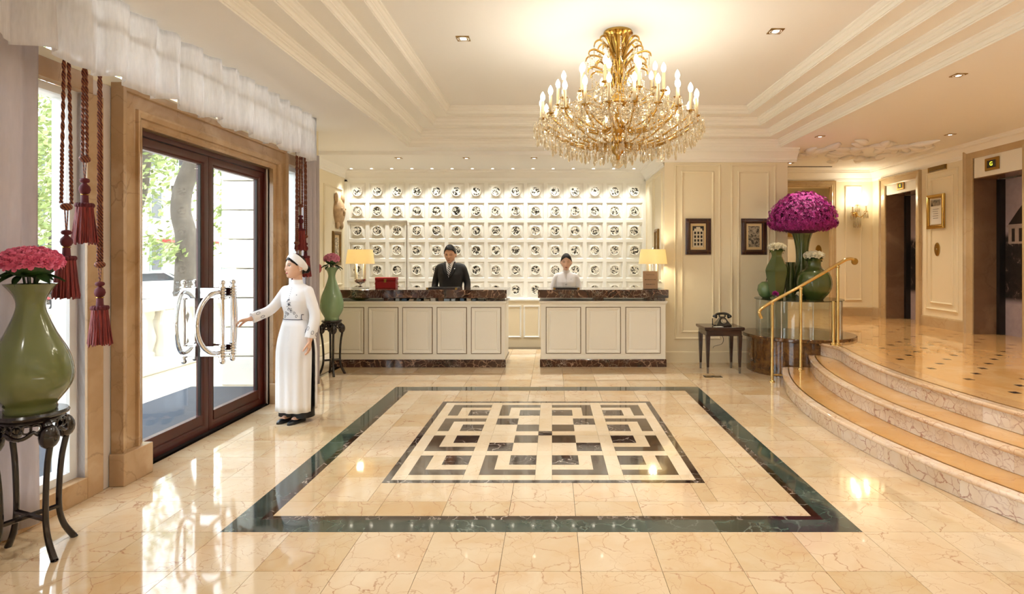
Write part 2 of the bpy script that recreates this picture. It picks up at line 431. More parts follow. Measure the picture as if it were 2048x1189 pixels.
# street wall on the left: pieces around the door and the tall windows
wl = struct(box('wall_left', M['wall_cream'], (-3.36, -3.0, -3.5, 7.2, 3.12, CE+.3)))
box('added_clerestory_rail', M['wall_cream'], (-3.34, -3.0, -3.5, 7.2, 2.72, 2.80), wl)  # clerestory glazing behind the valance is added so daylight glows through the cloth
for k in range(9): box('added_clerestory_mullion', M['white_pvc'], (-3.24, -3.10, -3.5+k*1.32, -3.44+k*1.32, 2.80, 3.12), wl)
for k in range(8): box('added_clerestory_pane', M['glass'], (-3.176, -3.170, -3.44+k*1.32, -3.5+(k+1)*1.32, 2.80, 3.12), wl)
for (y0, y1, z0, z1) in ((3.66, 4.12, 0, 2.72), (6.05, 6.42, 0, 2.72), (6.90, 7.2, 0, 2.72), (.45, .95, 0, 2.72), (-3.5, -3.0, 0, 2.72),
                         (4.12, 6.05, 2.50, 2.72), (.95, 3.66, 0, .13), (6.42, 6.90, 0, .13), (-3.0, .45, 0, .13)):
    box('wall_block', M['plaster'] if y0 in (3.66, 6.05) else M['trim_stone'], (-3.17, -3.005, y0, y1, z0, z1), wl)
box('return_wall', M['wall_cream'], (-4.0, -3.0, 7.205, 7.305, -.28, CE), wl)

# crown mouldings
for i, (p0, p1, out, z) in enumerate([((-3.69, 10.15), (1.67, 10.15), (0, -1, 0), CA), ((-3.69, 7.3), (-3.69, 10.15), (1, 0, 0), CE), ((1.67, 8.45), (1.67, 10.15), (-1, 0, 0), CA),
                       ((1.54, 8.45), (3.63, 8.45), (0, -1, 0), CE), ((5.96, -3.5), (5.96, 10.58), (-1, 0, 0), CE), ((3.5, 10.58), (5.96, 10.58), (0, -1, 0), CE), ((3.5, 8.45), (3.5, 10.58), (1, 0, 0), CE)]):
    o = struct(straight('trim_%d' % (5+i), M['moulding_white'], (*p0, z), (*p1, z), (0, 0, 1), out, CROWN)); o['label'] = 'white crown moulding'
for i, (p0, p1, out, z) in enumerate([((-3.69, 7.3), (-3.69, 10.05), (1, 0, 0), 0), ((1.67, 8.45), (3.5, 8.45), (0, -1, 0), 0), ((5.27, 10.58), (5.96, 10.58), (0, -1, 0), FL), ((5.96, 8.20), (5.96, 9.18), (-1, 0, 0), FL), ((5.96, -3.5), (5.96, 7.03), (-1, 0, 0), FL), ((5.96, 10.32), (5.96, 10.58), (-1, 0, 0), FL)]):
    mm = M['lift_trim'] if z else M['wall_cream']
    o = struct(straight('baseboard_%s' % ('left', 'right', 'corridor', 'lift', 'lift_near', 'lift_far')[i], mm, (*p0, z), (*p1, z), (0, 0, 1), out, SKIRT))

# mouldings on walls: double picture-frame panels
MOULD = [(-.016, 0), (-.016, .010), (-.010, .016), (0, .020), (.008, .016), (.010, .008), (.016, .006), (.016, 0)]
def frame_on(parent, name, mat, r, o, u, v, n, prof=MOULD):
    return MB().sweep(rect(*r), prof, o, u, v, n).build(name, mat, parent)
for (x0, x1) in ((1.83, 2.49), (2.67, 3.31)):
    frame_on(wr, 'panel_moulding', M['wall_cream'], (x0, x1, .36, 2.93), (0, 8.45, 0), (1, 0, 0), (0, 0, 1), (0, -1, 0))
    frame_on(wr, 'panel_moulding', M['wall_cream'], (x0+.10, x1-.10, .46, 2.83), (0, 8.45, 0), (1, 0, 0), (0, 0, 1), (0, -1, 0))
for (y0, y1) in ((8.62, 9.25), (9.4, 10.0)):
    frame_on(wr, 'panel_moulding', M['wall_cream'], (y0, y1, 1.2, 2.85), (1.67, 0, 0), (0, 1, 0), (0, 0, 1), (-1, 0, 0))
for (y0, y1) in ((8.3, 9.0), (9.2, 9.98)):
    frame_on(wal, 'panel_moulding', M['wall_cream'], (y0, y1, 1.1, 2.75), (-3.69, 0, 0), (0, 1, 0), (0, 0, 1), (1, 0, 0))
frame_on(wl_, 'panel_moulding', M['wall_cream'], (8.36, 9.04, .76, 2.88), (5.96, 0, 0), (0, 1, 0), (0, 0, 1), (-1, 0, 0))
frame_on(wl_, 'panel_moulding', M['wall_cream'], (8.46, 8.94, .86, 2.78), (5.96, 0, 0), (0, 1, 0), (0, 0, 1), (-1, 0, 0))
frame_on(cw, 'panel_moulding', M['wall_cream'], (5.46, 5.74, .78, 2.88), (0, 10.58, 0), (1, 0, 0), (0, 0, 1), (0, -1, 0))

# frame of the opening that stands in for the mirror
DF = [(0, 0), (0, .05), (.03, .06), (.05, .05), (.07, .05), (.09, .03), (.12, .03), (.12, 0)]
MB().sweep([(3.5, FL), (3.5, 2.87), (5.15, 2.87), (5.15, FL)], DF, (0, 10.58, 0), (1, 0, 0), (0, 0, 1), (0, -1, 0), closed=False).build('opening_frame', M['lift_trim'], cw)
box('reflected_lift_jamb', M['lift_jamb'], (4.35, 4.66, 11.93, 12.0, FL, 2.6), cw)

# ---- curved steps
def xs1(y): return 2.46 + 5.6 - math.sqrt(5.6**2 - (y-5.0)**2)
def xs2(y): return 2.82 + 5.9 - math.sqrt(5.9**2 - (y-5.0)**2)
def xs3(y):
    x = 3.18 + 6.5 - math.sqrt(6.5**2 - (y-5.0)**2)
    return x if y < 6.75 else x - (x - 3.40)*min(1, (y-6.75)/.4) if x > 3.40 else x
YS = [7.28 - k*.1 for k in range(68)]
def step_poly(fx, dx, ys, back=None):
    p = [(fx(y)+dx, y) for y in ys]
    q = [((back(y) if back else 5.0), y) for y in reversed(ys)]
    return p + q
ST = struct(thing('curved_stairs', (2.9, 5, 0), 'three curved marble steps up to the lift landing', 'stairs')); 
for i, (fx, nx, z0) in enumerate(((xs1, xs2, 0), (xs2, xs3, FL/3), (xs3, None, 2*FL/3))):
    z1 = z0 + FL/3; yy = [y for y in YS if y > -2.4]
    st = MB().prism(step_poly(fx, .025, yy, (lambda y, nx=nx: nx(y)+.10) if nx else (lambda y, fx=fx: fx(y)+.30)), z0, z1-.03).build('step', M['step_marble'], ST)
    tr = MB()
    rings = []
    for y in yy:
        x = fx(y); b = (nx(y)+.08) if nx else x+.279
        rings.append([(x+.0755, y, z1-.0005), (b, y, z1-.0005), (b, y, z1-.036), (x+.0755, y, z1-.036)])
    tr.loft(rings); tr.build('tread', M['tread_marble'], st)
    k = 0
    while k < len(yy)-1:
        n = min(9, len(yy)-1-k); seg = [yy[k] - (.001 if k else 0)] + yy[k+1:k+n+1]
        MB().loft([[(fx(y)+.008, y, z1-.036), (fx(y), y, z1-.028), (fx(y)-.003, y, z1-.018), (fx(y), y, z1-.008), (fx(y)+.008, y, z1), (fx(y)+.075, y, z1), (fx(y)+.075, y, z1-.036)] for y in seg]).build('nosing', M['nosing_marble'], st, smooth=40)
        k += n
    # riser facing slabs
    k = 0
    while k < len(yy)-4:
        n = min(6, len(yy)-1-k)
        pp = [(fx(y)+.018, y) for y in yy[k:k+n+1]]; qq = [(fx(y)+.03, y) for y in reversed(yy[k:k+n+1])]
        pp[0] = (pp[0][0], pp[0][1]-.0015); qq[-1] = (qq[-1][0], qq[-1][1]-.0015)
        MB().prism(pp+qq, z0+.002, z1-.036).build('riser_slab', M['step_marble'], st)
        k += n
    if i < 3:
        off = .075
        for w, dz, mk in ((.016, .0015, 'brass'),):
            MB().loft([[(fx(y)+off, y, z1-.004), (fx(y)+off, y, z1+dz), (fx(y)+off+w, y, z1+dz), (fx(y)+off+w, y, z1-.004)] for y in yy if y < 7.26]).build('brass_strip', M['brass_dull'], st)
# landing
lp = [(xs3(y)+.28, y) for y in YS if y > -2.4]
land = struct(MB().prism(lp + [(4.6, -3.4), (5.96, -3.4), (5.96, 10.58), (3.5, 10.58), (3.5, 8.44)], .0, FL).build('floor_raised', M['landing_marble'])); land['label'] = 'raised tan marble landing with dark inset dots'
MB().prism([(5.96, 6.9), (6.55, 6.9), (6.55, 10.5), (5.96, 10.5)], 0, FL).build('lift_threshold', M['landing_marble'], land)
dm = None; sp = .50
for a in range(-16, 30):
    for b in range(-16, 40):
        x = 3.95 + a*sp/2; y = 4.3 + b*sp/2
        if (a+b) % 2: continue
        if y < 3.2 or y > 10.45 or x > 5.9 or x < (xs3(y)+.35 if y < 7.2 else 3.6): continue
        if (x-3.42)**2 + (y-7.92)**2 < .8**2: continue
        if dm is None:
            dm = MB().box(x-.033, x+.033, y-.033, y+.033, FL-.01, FL+.0008).build('floor_dot', M['dark_marble'], land)
        else: dup(dm, (x, y, FL-.01), land)

# ------------------------------------------------------------------ downlights
def downlight(x, y, z, label, group, size=.11, square=False, power=30, ang=75, blend=.6, col=(1, .80, .55), tilt=(0, 0, 0)):
    t = thing('downlight', (x, y, z), label, 'ceiling light', group)
    h = size/2
    if square:
        MB().sweep(rect(x-h, x+h, y-h, y+h), [(-.0, 0), (0, -.006), (.03, -.008), (.034, 0)], (0, 0, z), (1, 0, 0), (0, 1, 0), (0, 0, 1)).build('trim_plate', M['brass_dull'], t)
    MB().lathe([(h*.62, -.001), (h*.66, -.007), (h*.9, -.008), (h*1.0, -.001)], 20, (x, y, z), caps=False).build('bezel', M['moulding_white'], t, smooth=40)
    MB().lathe([(h*.63, -.002), (h*.5, -.006), (.001, -.008)], 16, (x, y, z), caps=True).build('lens', M['spot_lens'], t, smooth=60)
    if power:
        l = bpy.data.lights.new('downlight_beam', 'SPOT'); l.energy = power; l.spot_size = R(ang); l.spot_blend = blend; l.color = col; l.shadow_soft_size = .035
        o = bpy.data.objects.new('downlight_beam', l); C.objects.link(o); o.parent = t; o.location = (0, 0, -.02); o.rotation_euler = tilt
    return t
ordw = ['first', 'second', 'third', 'fourth', 'fifth', 'sixth', 'seventh', 'eighth', 'ninth', 'tenth', 'eleventh', 'twelfth', 'thirteenth', 'fourteenth', 'fifteenth']
WARM = (1, .97, .92); GOLD = (1, .90, .72)
for k in range(15):
    downlight(-3.50+.352*k, 9.92, CA, 'small round downlight over the plate wall, %s from left' % ordw[k], 'row of downlights over the plate wall', .075, power=42, ang=80, blend=.9, col=(1, 1, .95))
for k in range(4):
    downlight(-2.40+1.06*k, 8.90, CA, 'square downlight above the reception desks, %s from left' % ordw[k], 'downlights above the reception desks', .10, True, 70, 100, .7, WARM)
for x, y, w in ((-.82, 5.26, 'left of the chandelier'), (2.0, 5.09, 'right of the chandelier'), (-.82, 2.9, 'left, nearer the camera'), (2.0, 2.9, 'right, nearer the camera')):
    downlight(x, y, CT, 'square recessed downlight in the coffer, %s' % w, 'coffer downlights', .12, True, 120, 110, .8, WARM)
for x, y, w in ((3.6, 5.04, 'above the curved steps'), (3.57, 7.58, 'above the vase table'), (5.22, 7.46, 'before the near lift'), (5.2, 9.5, 'beside the wall sconce'), (4.06, 9.7, 'beyond the vase table'),
                (5.2, 5.0, 'over the landing'), (3.6, 2.2, 'near the camera'), (5.2, 2.2, 'over the near landing'), (4.7, 11.2, 'added unseen beyond the corridor opening'), (-2.4, 1.0, 'near the windows'), (.6, .6, 'behind the coffer'), (3.6, -1.2, 'at the rear right'), (.6, -1.8, 'at the rear middle')):  # the one past the corridor opening is unseen, added to brighten the recess
    downlight(x, y, CE, 'square recessed downlight %s' % w, 'soffit downlights', .10, True, 75, 105, .8, GOLD if x > 3 else WARM)

# ------------------------------------------------------------------ plate wall
c0x, sx_, z0r, sz_ = -3.464, .3522, 2.743, .3505
def panel_mesh():
    h, w = sz_/2, sx_/2
    prof = [(0, .022), (.028, .022), (.032, .018), (.038, .015), (.042, .004), (.058, .004), (.062, .007), (.098, .016)]
    m = MB().sweep(rect(-w, w, -h, h), prof, (0, 0, 0), (1, 0, 0), (0, 0, 1), (0, -1, 0))
    i = .098
    m.add([(-w+i, -.016, -h+i), (w-i, -.016, -h+i), (w-i, -.016, h-i), (-w+i, -.016, h-i)], [(0, 1, 2, 3)])
    return m.mesh('panel', M['panel_white'])
t = NT('painted_porcelain'); co = t.coord(1.0); raw = t.n('TexCoord').outputs['Object']
sep = t.n('SeparateXYZ'); t.l(raw, sep.inputs[0])
fl2 = t.n('CombineXYZ'); t.l(sep.outputs[0], fl2.inputs[0]); t.l(sep.outputs[2], fl2.inputs[2])
ln = t.n('VectorMath', operation='LENGTH'); t.l(fl2.outputs[0], ln.inputs[0])
inside = t.ramp(ln.outputs['Value'], [(.071, 1.0), (.0735, 0.0)])
ink = t.ramp(t.noise(t.warp(co, 14, .10), 26, 2, .5, 1.2), [(.475, 0.0), (.53, 1.0)])
mm = t.n('Math', operation='MULTIPLY'); t.l(inside, mm.inputs[0]); t.l(ink, mm.inputs[1])
inner = t.mix(mm.outputs[0], lin('#EFEBDD'), lin('#2E2C26'))
t.bsdf(inner, .18, coat=.3); M['porcelain'] = t.m
pm = panel_mesh()
plate = MB().lathe([(.002, .013), (.04, .012), (.070, .008), (.074, .010), (.084, .014), (.088, .011), (.086, .006), (.07, 0), (.002, 0)], 32, M=Matrix.Rotation(R(90), 4, 'X')).mesh('plate', M['porcelain'], 50)
rows = ['top row', 'second row', 'third row', 'fourth row', 'fifth row', 'lowest row']
for j in range(6):
    for i in range(15):
        x, z = c0x+sx_*i, z0r-sz_*j
        link('panel', pm, wb, (x, 10.15, z))
        o = link('wall_plate', plate, None, (x, 10.133, z))
        props(o, 'black and white painted plate on the panelled wall, %s, %s from left' % (rows[j], ordw[i]), 'plate', 'painted plates on the reception wall')
px0, px1 = c0x-sx_/2, c0x+sx_*14.5
box('panel_rail', M['panel_white'], (-3.69, px0, 10.115, 10.15, .8, 2.95), wb); box('panel_rail', M['panel_white'], (px1, 1.67, 10.115, 10.15, .8, 2.95), wb)
box('panel_rail', M['panel_white'], (-3.69, 1.67, 10.115, 10.15, z0r+sz_/2, 2.95), wb)
box('hidden_door_gap', M['line_dark'], (px0+sx_*3-.004, px0+sx_*3+.004, 10.112, 10.125, .82, z0r-sz_*1.5), wb)
box('hidden_door_gap', M['line_dark'], (px0, px0+sx_*3, 10.112, 10.125, z0r-sz_*1.5-.004, z0r-sz_*1.5+.004), wb)
# wainscot below the plates
wn = box('wainscot', M['wall_cream'], (-3.69, 1.67, 10.06, 10.15, -.02, .80), wb)
box('wainscot_ledge', M['panel_white'], (-3.69, 1.67, 10.03, 10.15, .80, .83), wb, bevel=.005)
for k in range(-3, 4):
    x = -.36 + .325*k
    frame_on(wn, 'wainscot_moulding', M['panel_white'], (x-.13, x+.13, .16, .70), (0, 10.06, 0), (1, 0, 0), (0, 0, 1), (0, -1, 0))

# ------------------------------------------------------------------ reception desks
def desk(name, x0, x1, y0, y1, panels, label):
    t = thing(name, ((x0+x1)/2, y0, 0), label, 'reception desk', 'reception desks')
    box('body', M['counter_white'], (x0, x1, y0, y1, .11, .90), t)
    MB().sweep(rect(x0, x1, y0, y1), [(-.012, 0), (-.012, .10), (-.006, .11), (0.0, .11)], (0, 0, 0), (1, 0, 0), (0, 1, 0), (0, 0, 1)).build('plinth', M['emperador'], t)
    MB().sweep(rect(x0, x1, y0, y1), [(0, .885), (-.006, .89), (-.012, .905), (-.022, .915), (-.026, .93), (-.026, .94), (.3, .94)], (0, 0, 0), (1, 0, 0), (0, 1, 0), (0, 0, 1)).build('ledge', M['counter_white'], t)
    sl = box('worktop', M['emperador'], (x0-.04, x1+.03, y0-.07, y1, .988, 1.104), t, bevel=.006)
    for a, b in ((x1-.30, x1), (x0+.75, x0+.90)):
        box('worktop_support', M['emperador'], (a, b, y0+.03, y0+.25, .94, .988), t)
    for (a, b) in panels:
        p = MB().sweep(rect(a, b, .20, .845), [(-.006, 0), (-.006, .004), (.0, .004), (0, .016), (.012, .018), (.03, .010), (.048, .004), (.056, .012), (.064, .012)], (0, y0, 0), (1, 0, 0), (0, 0, 1), (0, -1, 0))
        i = .064
        p.add([(a+i, y0-.012, .20+i), (b-i, y0-.012, .20+i), (b-i, y0-.012, .845-i), (a+i, y0-.012, .845-i)], [(0, 1, 2, 3)])
        o = p.build('panel', M['counter_white'], t)
        MB().sweep(rect(a, b, .20, .845), [(-.010, .001), (-.010, .005), (.002, .005), (.002, .001)], (0, y0, 0), (1, 0, 0), (0, 0, 1), (0, -1, 0)).build('panel_line', M['line_dark'], o)
    return t
dl_x = [( (669.5-1104+68.5*k)/1138*8.09, (727-1104+68.5*k)/1138*8.09) for k in range(5)]
desk('reception_desk', -3.15, -.67, 8.09, 8.75, dl_x, 'long white panelled reception desk with dark marble worktop, left of the gap')
dr_x = [((1093-1104+79.6*k)/1138*8.12, (1160.5-1104+79.6*k)/1138*8.12) for k in range(3)]
desk('reception_desk', -.16, 1.62, 8.12, 8.75, dr_x, 'shorter white panelled reception desk with three front panels, right of the gap')
# things in the slot under the left worktop
cols = ['#C9D6DF', '#5F7F9E', '#D8CBB4', '#7A8791', '#B7A98C', '#E7E3D8', '#8C6A4A', '#AFC3D0']
for k in range(12):
    plain('folder_%d' % k, cols[k % 8], .6, var=0)
    x = -2.22 + .1*k + random.uniform(-.02, .02); lw = random.uniform(.05, .085)
    o = box('brochure_stack', M['folder_%d' % k], (x, x+lw, 8.10, 8.30, .941, .941+random.uniform(.028, .042)))
    props(o, 'small stack of brochures under the long desk worktop, %s from left' % ordw[k], 'brochures', 'brochures in the desk slot')
plain('celadon', '#6E8A5A', .12, coat=.5, var=.10, vs=3)
plain('celadon_dark', '#4A5A2E', .14, coat=.5, var=.14, vs=3)
o = MB().lathe([(.001, 0), (.06, 0), (.16, .035), (.165, .042), (.155, .040), (.06, .008), (.001, .008)], 32, (-2.78, 8.25, .941)).build('bowl', M['celadon_dark'], smooth=50)
props(o, 'shallow olive green bowl under the long desk worktop', 'bowl')

# lamps with rectangular-ish drum shade on twin glass columns
t = NT('lamp_shade'); d = t.n('BsdfDiffuse'); d.inputs[0].default_value = lin('#FAF2DC'); tl = t.n('BsdfTranslucent'); tl.inputs[0].default_value = lin('#FDF0CC')
x = t.n('MixShader'); x.inputs[0].default_value = .6; t.l(d.outputs[0], x.inputs[1]); t.l(tl.outputs[0], x.inputs[2]); t.l(x.outputs[0], t.out.inputs[0]); M['lamp_shade'] = t.m
def lamp(x, y, label, lit=1.0):
    t = thing('table_lamp', (x, y, 1.104), label, 'lamp', 'desk lamps'); z = 1.104
    b = box('base', M['table_glass'], (x-.11, x+.11, y-.07, y+.07, z, z+.022), t, bevel=.004)
    MB().lathe([(.03, .022), (.034, .03), (.014, .045), (.012, .06), (.03, .075), (.06, .085), (.085, .11), (.09, .14), (.086, .14), (.07, .105), (.012, .09), (.012, .085)], 24, (x, y, z)).build('chrome_cup', M['chrome'], t, smooth=50)
    for s in (-1, 1):
        c = MB().lathe([(.022, .10), (.022, .36)], 16, (x+s*.062, y, z)).build('glass_column', M['lamp_candle'], t, smooth=50)
    MB().tube([(x, y, z+.09), (x, y, z+.59)], .006, 8).build('stem', M['chrome'], t, smooth=60)
    MB().ball((x, y, z+.60), .012, 10, 8).build('finial', M['chrome'], t, smooth=90)
    MB().lathe([(.205, .365), (.176, .575), (.173, .575), (.202, .365)], 40, (x, y, z), caps=False).build('shade', M['lamp_shade'], t, smooth=60)
    MB().ball((x, y, z+.46), (.028, .028, .045), 12, 10).build('bulb', M['lamp_bulb'], t, smooth=90)
    l = bpy.data.lights.new('lamp_light', 'POINT'); l.energy = 26*lit; l.color = (1, .86, .60); l.shadow_soft_size = .05
    o = bpy.data.objects.new('lamp_light', l); C.objects.link(o); o.parent = t; o.location = (0, 0, .46)
emis('lamp_bulb', '#FFE9B0', 6.0); plain('lamp_candle', '#EFE6CC', .2, var=0)
lamp(-2.83, 8.40, 'lit cream shaded lamp on the left desk beside the red box')
lamp(1.46, 8.235, 'lit cream shaded lamp at the right end of the right desk')

t = thing('red_box', (-2.45, 8.42, 1.104), 'red leather box with brass clasp on the left desk', 'box')
bx = box('body', M['red_leather'], (-2.60, -2.30, 8.36, 8.50, 1.104, 1.215), t, bevel=.006); box('lid', M['red_leather'], (-2.603, -2.297, 8.357, 8.503, 1.217, 1.268), t, bevel=.008)
box('clasp', M['brass_dull'], (-2.468, -2.432, 8.345, 8.36, 1.195, 1.245), t, bevel=.003)
for s in (-2.61, -2.29):
    MB().tube(cat_curve([(s, 8.40, 1.18), (s+(s+2.45)*.08, 8.43, 1.165), (s, 8.46, 1.18)], 5), .006, 6).build('side_handle', M['brass_dull'], t, smooth=60)
def pad(x0, x1, y, label):
    t = thing('desk_pad', ((x0+x1)/2, y, 1.104), label, 'desk pad', 'leather desk pads')
    m = MB().box(x0, x1, y-.15, y+.17, 0, .012).xf(Matrix.Translation((0, 0, 1.106)))
    m.build('board', M['dark_leather'], t, bevel=.003)
    MB().box(x0+.02, x1-.02, y-.12, y+.15, 1.119, 1.1215).build('paper_sheet', M['dark_metal'], t)
    for a in (x0, x1-.03): box('corner_strip', M['brass_dull'], (a, a+.03, y-.152, y-.13, 1.105, 1.122), t)
pad(-1.83, -1.38, 8.42, 'dark leather desk pad before the man in the suit')
pad(.02, .40, 8.42, 'dark leather desk pad before the woman at the right desk')
# sign card
plain('sign_card', '#A98A6C', .5, var=.04)
t = thing('sign_card', (1.41, 8.12, 1.104), 'small taupe sign card standing on the right desk before the lamp', 'sign')
m = MB().box(-.105, .105, -.004, .004, 0, .255).xf(Matrix.Translation((1.405, 8.12, 1.112)) @ Matrix.Rotation(R(-6), 4, 'X'))
m.build('card', M['sign_card'], t)
box('foot', M['dark_metal'], (1.30, 1.51, 8.09, 8.17, 1.104, 1.112), t, bevel=.002)
def text(name, body, size, loc, rot, mat, parent, ext=.0006, spacing=1.0, align='CENTER'):
    cu = bpy.data.curves.new(name, 'FONT'); cu.body = body; cu.size = size; cu.extrude = ext; cu.align_x = align; cu.align_y = 'CENTER'; cu.space_character = spacing
    o = bpy.data.objects.new(name, cu); dg = bpy.context.evaluated_depsgraph_get(); C.objects.link(o); bpy.context.view_layer.update(); dg = bpy.context.evaluated_depsgraph_get()
    me = bpy.data.meshes.new_from_object(o.evaluated_get(dg)); bpy.data.objects.remove(o)
    me.materials.clear(); me.materials.append(mat)
    q = link(name, me, parent, loc); q.rotation_euler = rot; return q
plain('ink', '#3A2A20', .6, var=0)
text('lettering', 'SOFITEL', .024, (1.405, 8.096+.018, 1.315), (R(84), 0, 0), M['ink'], t, spacing=1.5)
for zz, n in ((1.245, 9), (1.18, 7)):
    m = MB(); xx = 1.405-.009*n
    for k in range(n*2):
        h = random.choice((.004, .006, .009)); m.box(xx+k*.009, xx+k*.009+.006, 8.108, 8.1135, zz-h/2, zz+h/2)
    o = m.build('small_print', M['ink'], t); o['kind'] = 'stuff'

# things on the alcove's side walls
plain('carved_stone', '#C2A27A', .7, var=.2, vs=14, bump=.4)
t = thing('stone_carving', (-3.69, 9.82, 2.36), 'pale carved stone mask on the cream side wall', 'wall carving')
prof = []
m = MB(); rings = []
for i in range(13):
    a = i/12; zz = 2.10+.5*a; w = .20*math.sin(PI*min(1, max(.04, a)))**.55 + .02; d = .10*math.sin(PI*min(.97, max(.03, a)))**.6
    rings.append([(-3.69 + (d*max(0, math.cos(q)) if math.cos(q) > 0 else 0), 9.82+w*math.sin(q), zz) for q in [2*PI*k/20 for k in range(20)]])
m.loft(rings); m.build('face', M['carved_stone'], t, smooth=60)
for s in (-1, 1):
    MB().ball((-3.665, 9.82+s*.15, 2.58), (.03, .05, .09), 10, 8).build('ear', M['carved_stone'], t, smooth=80)
    MB().ball((-3.665, 9.82+s*.09, 2.12), (.03, .05, .07), 10, 8).build('foot', M['carved_stone'], t, smooth=80)
    MB().ball((-3.60, 9.82+s*.07, 2.40), (.02, .035, .022), 10, 8).build('brow', M['carved_stone'], t, smooth=80)
MB().ball((-3.59, 9.82, 2.34), (.03, .03, .06), 10, 8).build('nose', M['carved_stone'], t, smooth=80)
def photo_mat(key, dark, light, sc, seedv, pattern='tree'):
    t = NT(key); co = t.coord(); m_ = t.n('Mapping'); t.l(co, m_.inputs[0]); m_.inputs['Location'].default_value = (seedv, seedv*1.7, seedv*.6); co = m_.outputs[0]
    n1 = t.noise(t.warp(co, sc*.6, .08), sc, 5, .7, .6)
    col = t.mix(t.ramp(n1, [(.40, 0.0), (.56, 1.0)]), lin(dark), lin(light))
    t.bsdf(col, .35); M[key] = t.m
photo_mat('photo_a', '#1A1512', '#C9BBA0', 22, 1.3); photo_mat('photo_b', '#171310', '#A99A84', 26, 5.1); photo_mat('photo_c', '#2A2018', '#D6C7A8', 24, 9.4)
FR = [(-.0, 0), (0, .020), (.008, .026), (.016, .024), (.022, .030), (.040, .034), (.050, .030), (.056, .018), (.060, .018), (.060, .0)]
plain('frame_dark', '#3A1810', .3, coat=.3, var=.25, vs=30, bump=.5); plain('mat_board', '#D8BE90', .7, var=.02)
def picture(o, u, v, n, w, h, fw, label, photo, frame='frame_dark', cx=0, cz=0, group=None, pw=None, ph=None, rope=True):
    """framed picture hung on a wall: o = wall point behind its centre"""
    o, u, v, n = Vector(o), Vector(u), Vector(v), Vector(n); t = thing('framed_picture', o, label, 'picture', group)
    k = fw/.060; prof = [(-a*k, b*.9+.004) for a, b in FR]; prof[0] = (0, .0); prof[-1] = (-fw, .004)
    MB().sweep(rect(-w/2, w/2, -h/2, h/2)[::-1], [(a*-1 if False else -a*-1, b) for a, b in prof], o, u, v, n).build('frame', M[frame], t, smooth=30)
    a, b = w/2-fw, h/2-fw; pw = pw or a*.72; ph = ph or b*.80
    MB().sweep(rect(-a-.004, a+.004, -b-.004, b+.004)[::-1], [(0, .0), (0, .012), (.005, .014), (.009, .012)], o, u, v, n).build('gilt_slip', M['gold'], t)
    def card(q, r, d): return [o+u*x+v*y+n*d for x, y in ((-q, -r), (q, -r), (q, r), (-q, r))]
    MB().loft([card(a, b, .001), card(a, b, .008)]).build('mat', M['mat_board'], t)
    pic = MB().loft([card(pw, ph, .006), card(pw, ph, .010)]).build('photograph', M[photo], t)
    if rope:
        m = MB()
        for s in (-1, 1):
            for i in range(int(h/.018)): m.ball(o+u*(s*(w/2-fw*.72))+v*(-h/2+.012+.018*i)+n*.032, .0065, 6, 4)
        for s in (-1, 1):
            for i in range(int(w/.018)): m.ball(o+v*(s*(h/2-fw*.72))+u*(-w/2+.012+.018*i)+n*.032, .0065, 6, 4)
        q = m.build('beading', M['gold_dark'], t, smooth=90); q['kind'] = 'stuff'
    return t, pic
plain('old_white', '#D9CDB4', .6, var=.08); plain('old_dark', '#1C1612', .6, var=.1); plain('gold_dark', '#7A5528', .4, .8, var=.2, vs=20)
X, Z, NY = (1, 0, 0), (0, 0, 1), (0, -1, 0)
t, pic = picture((2.168, 8.448, 1.872), X, Z, NY, .375, .535, .072, 'dark framed photograph of an old white building, left of the pair', 'old_dark', group='framed photographs over the telephone table')
def fac(t, cx, cz, y):
    m = MB(); m.box(cx-.078, cx+.078, y-.002, y, cz-.145, cz+.10); m.box(cx-.06, cx+.06, y-.002, y, cz+.10, cz+.13); m.box(cx-.03, cx+.03, y-.002, y, cz+.13, cz+.155)
    p = m.build('printed_building', M['old_white'], t)
    for r in range(4):
        for c in range(3):
            MB().box(cx-.060+c*.047, cx-.032+c*.047, y-.003, y-.002, cz-.12+r*.056, cz-.083+r*.056).build('printed_window', M['old_dark'], p)
fac(t, 2.168, 1.86, 8.437)
picture((2.995, 8.448, 1.872), X, Z, NY, .375, .535, .072, 'dark framed black and white street photograph, right of the pair', 'photo_b', group='framed photographs over the telephone table')
plain('frame_gilt', '#8A6A3A', .35, .6, var=.2, vs=25, bump=.3)
picture((-3.688, 9.72, 1.72), (0, -1, 0), Z, X, .36, .58, .06, 'narrow gilt framed picture on the side wall below the stone carving', 'photo_c', 'frame_gilt', rope=False)
picture((1.668, 9.0, 1.78), (0, 1, 0), Z, (-1, 0, 0), .30, .46, .05, 'narrow gilt framed picture on the wall behind the right lamp', 'photo_c', 'frame_gilt', rope=False)
o = MB().lathe([(.001, .05), (.05, .05), (.07, .035), (.075, .0), (.001, 0)], 28, (-3.69, 8.95, 1.39), M=Matrix.Rotation(R(90), 4, 'Y')).build('fire_bell', M['red_leather'], smooth=50)
props(o, 'round red fire bell on the side wall beside the far vase', 'fire bell')

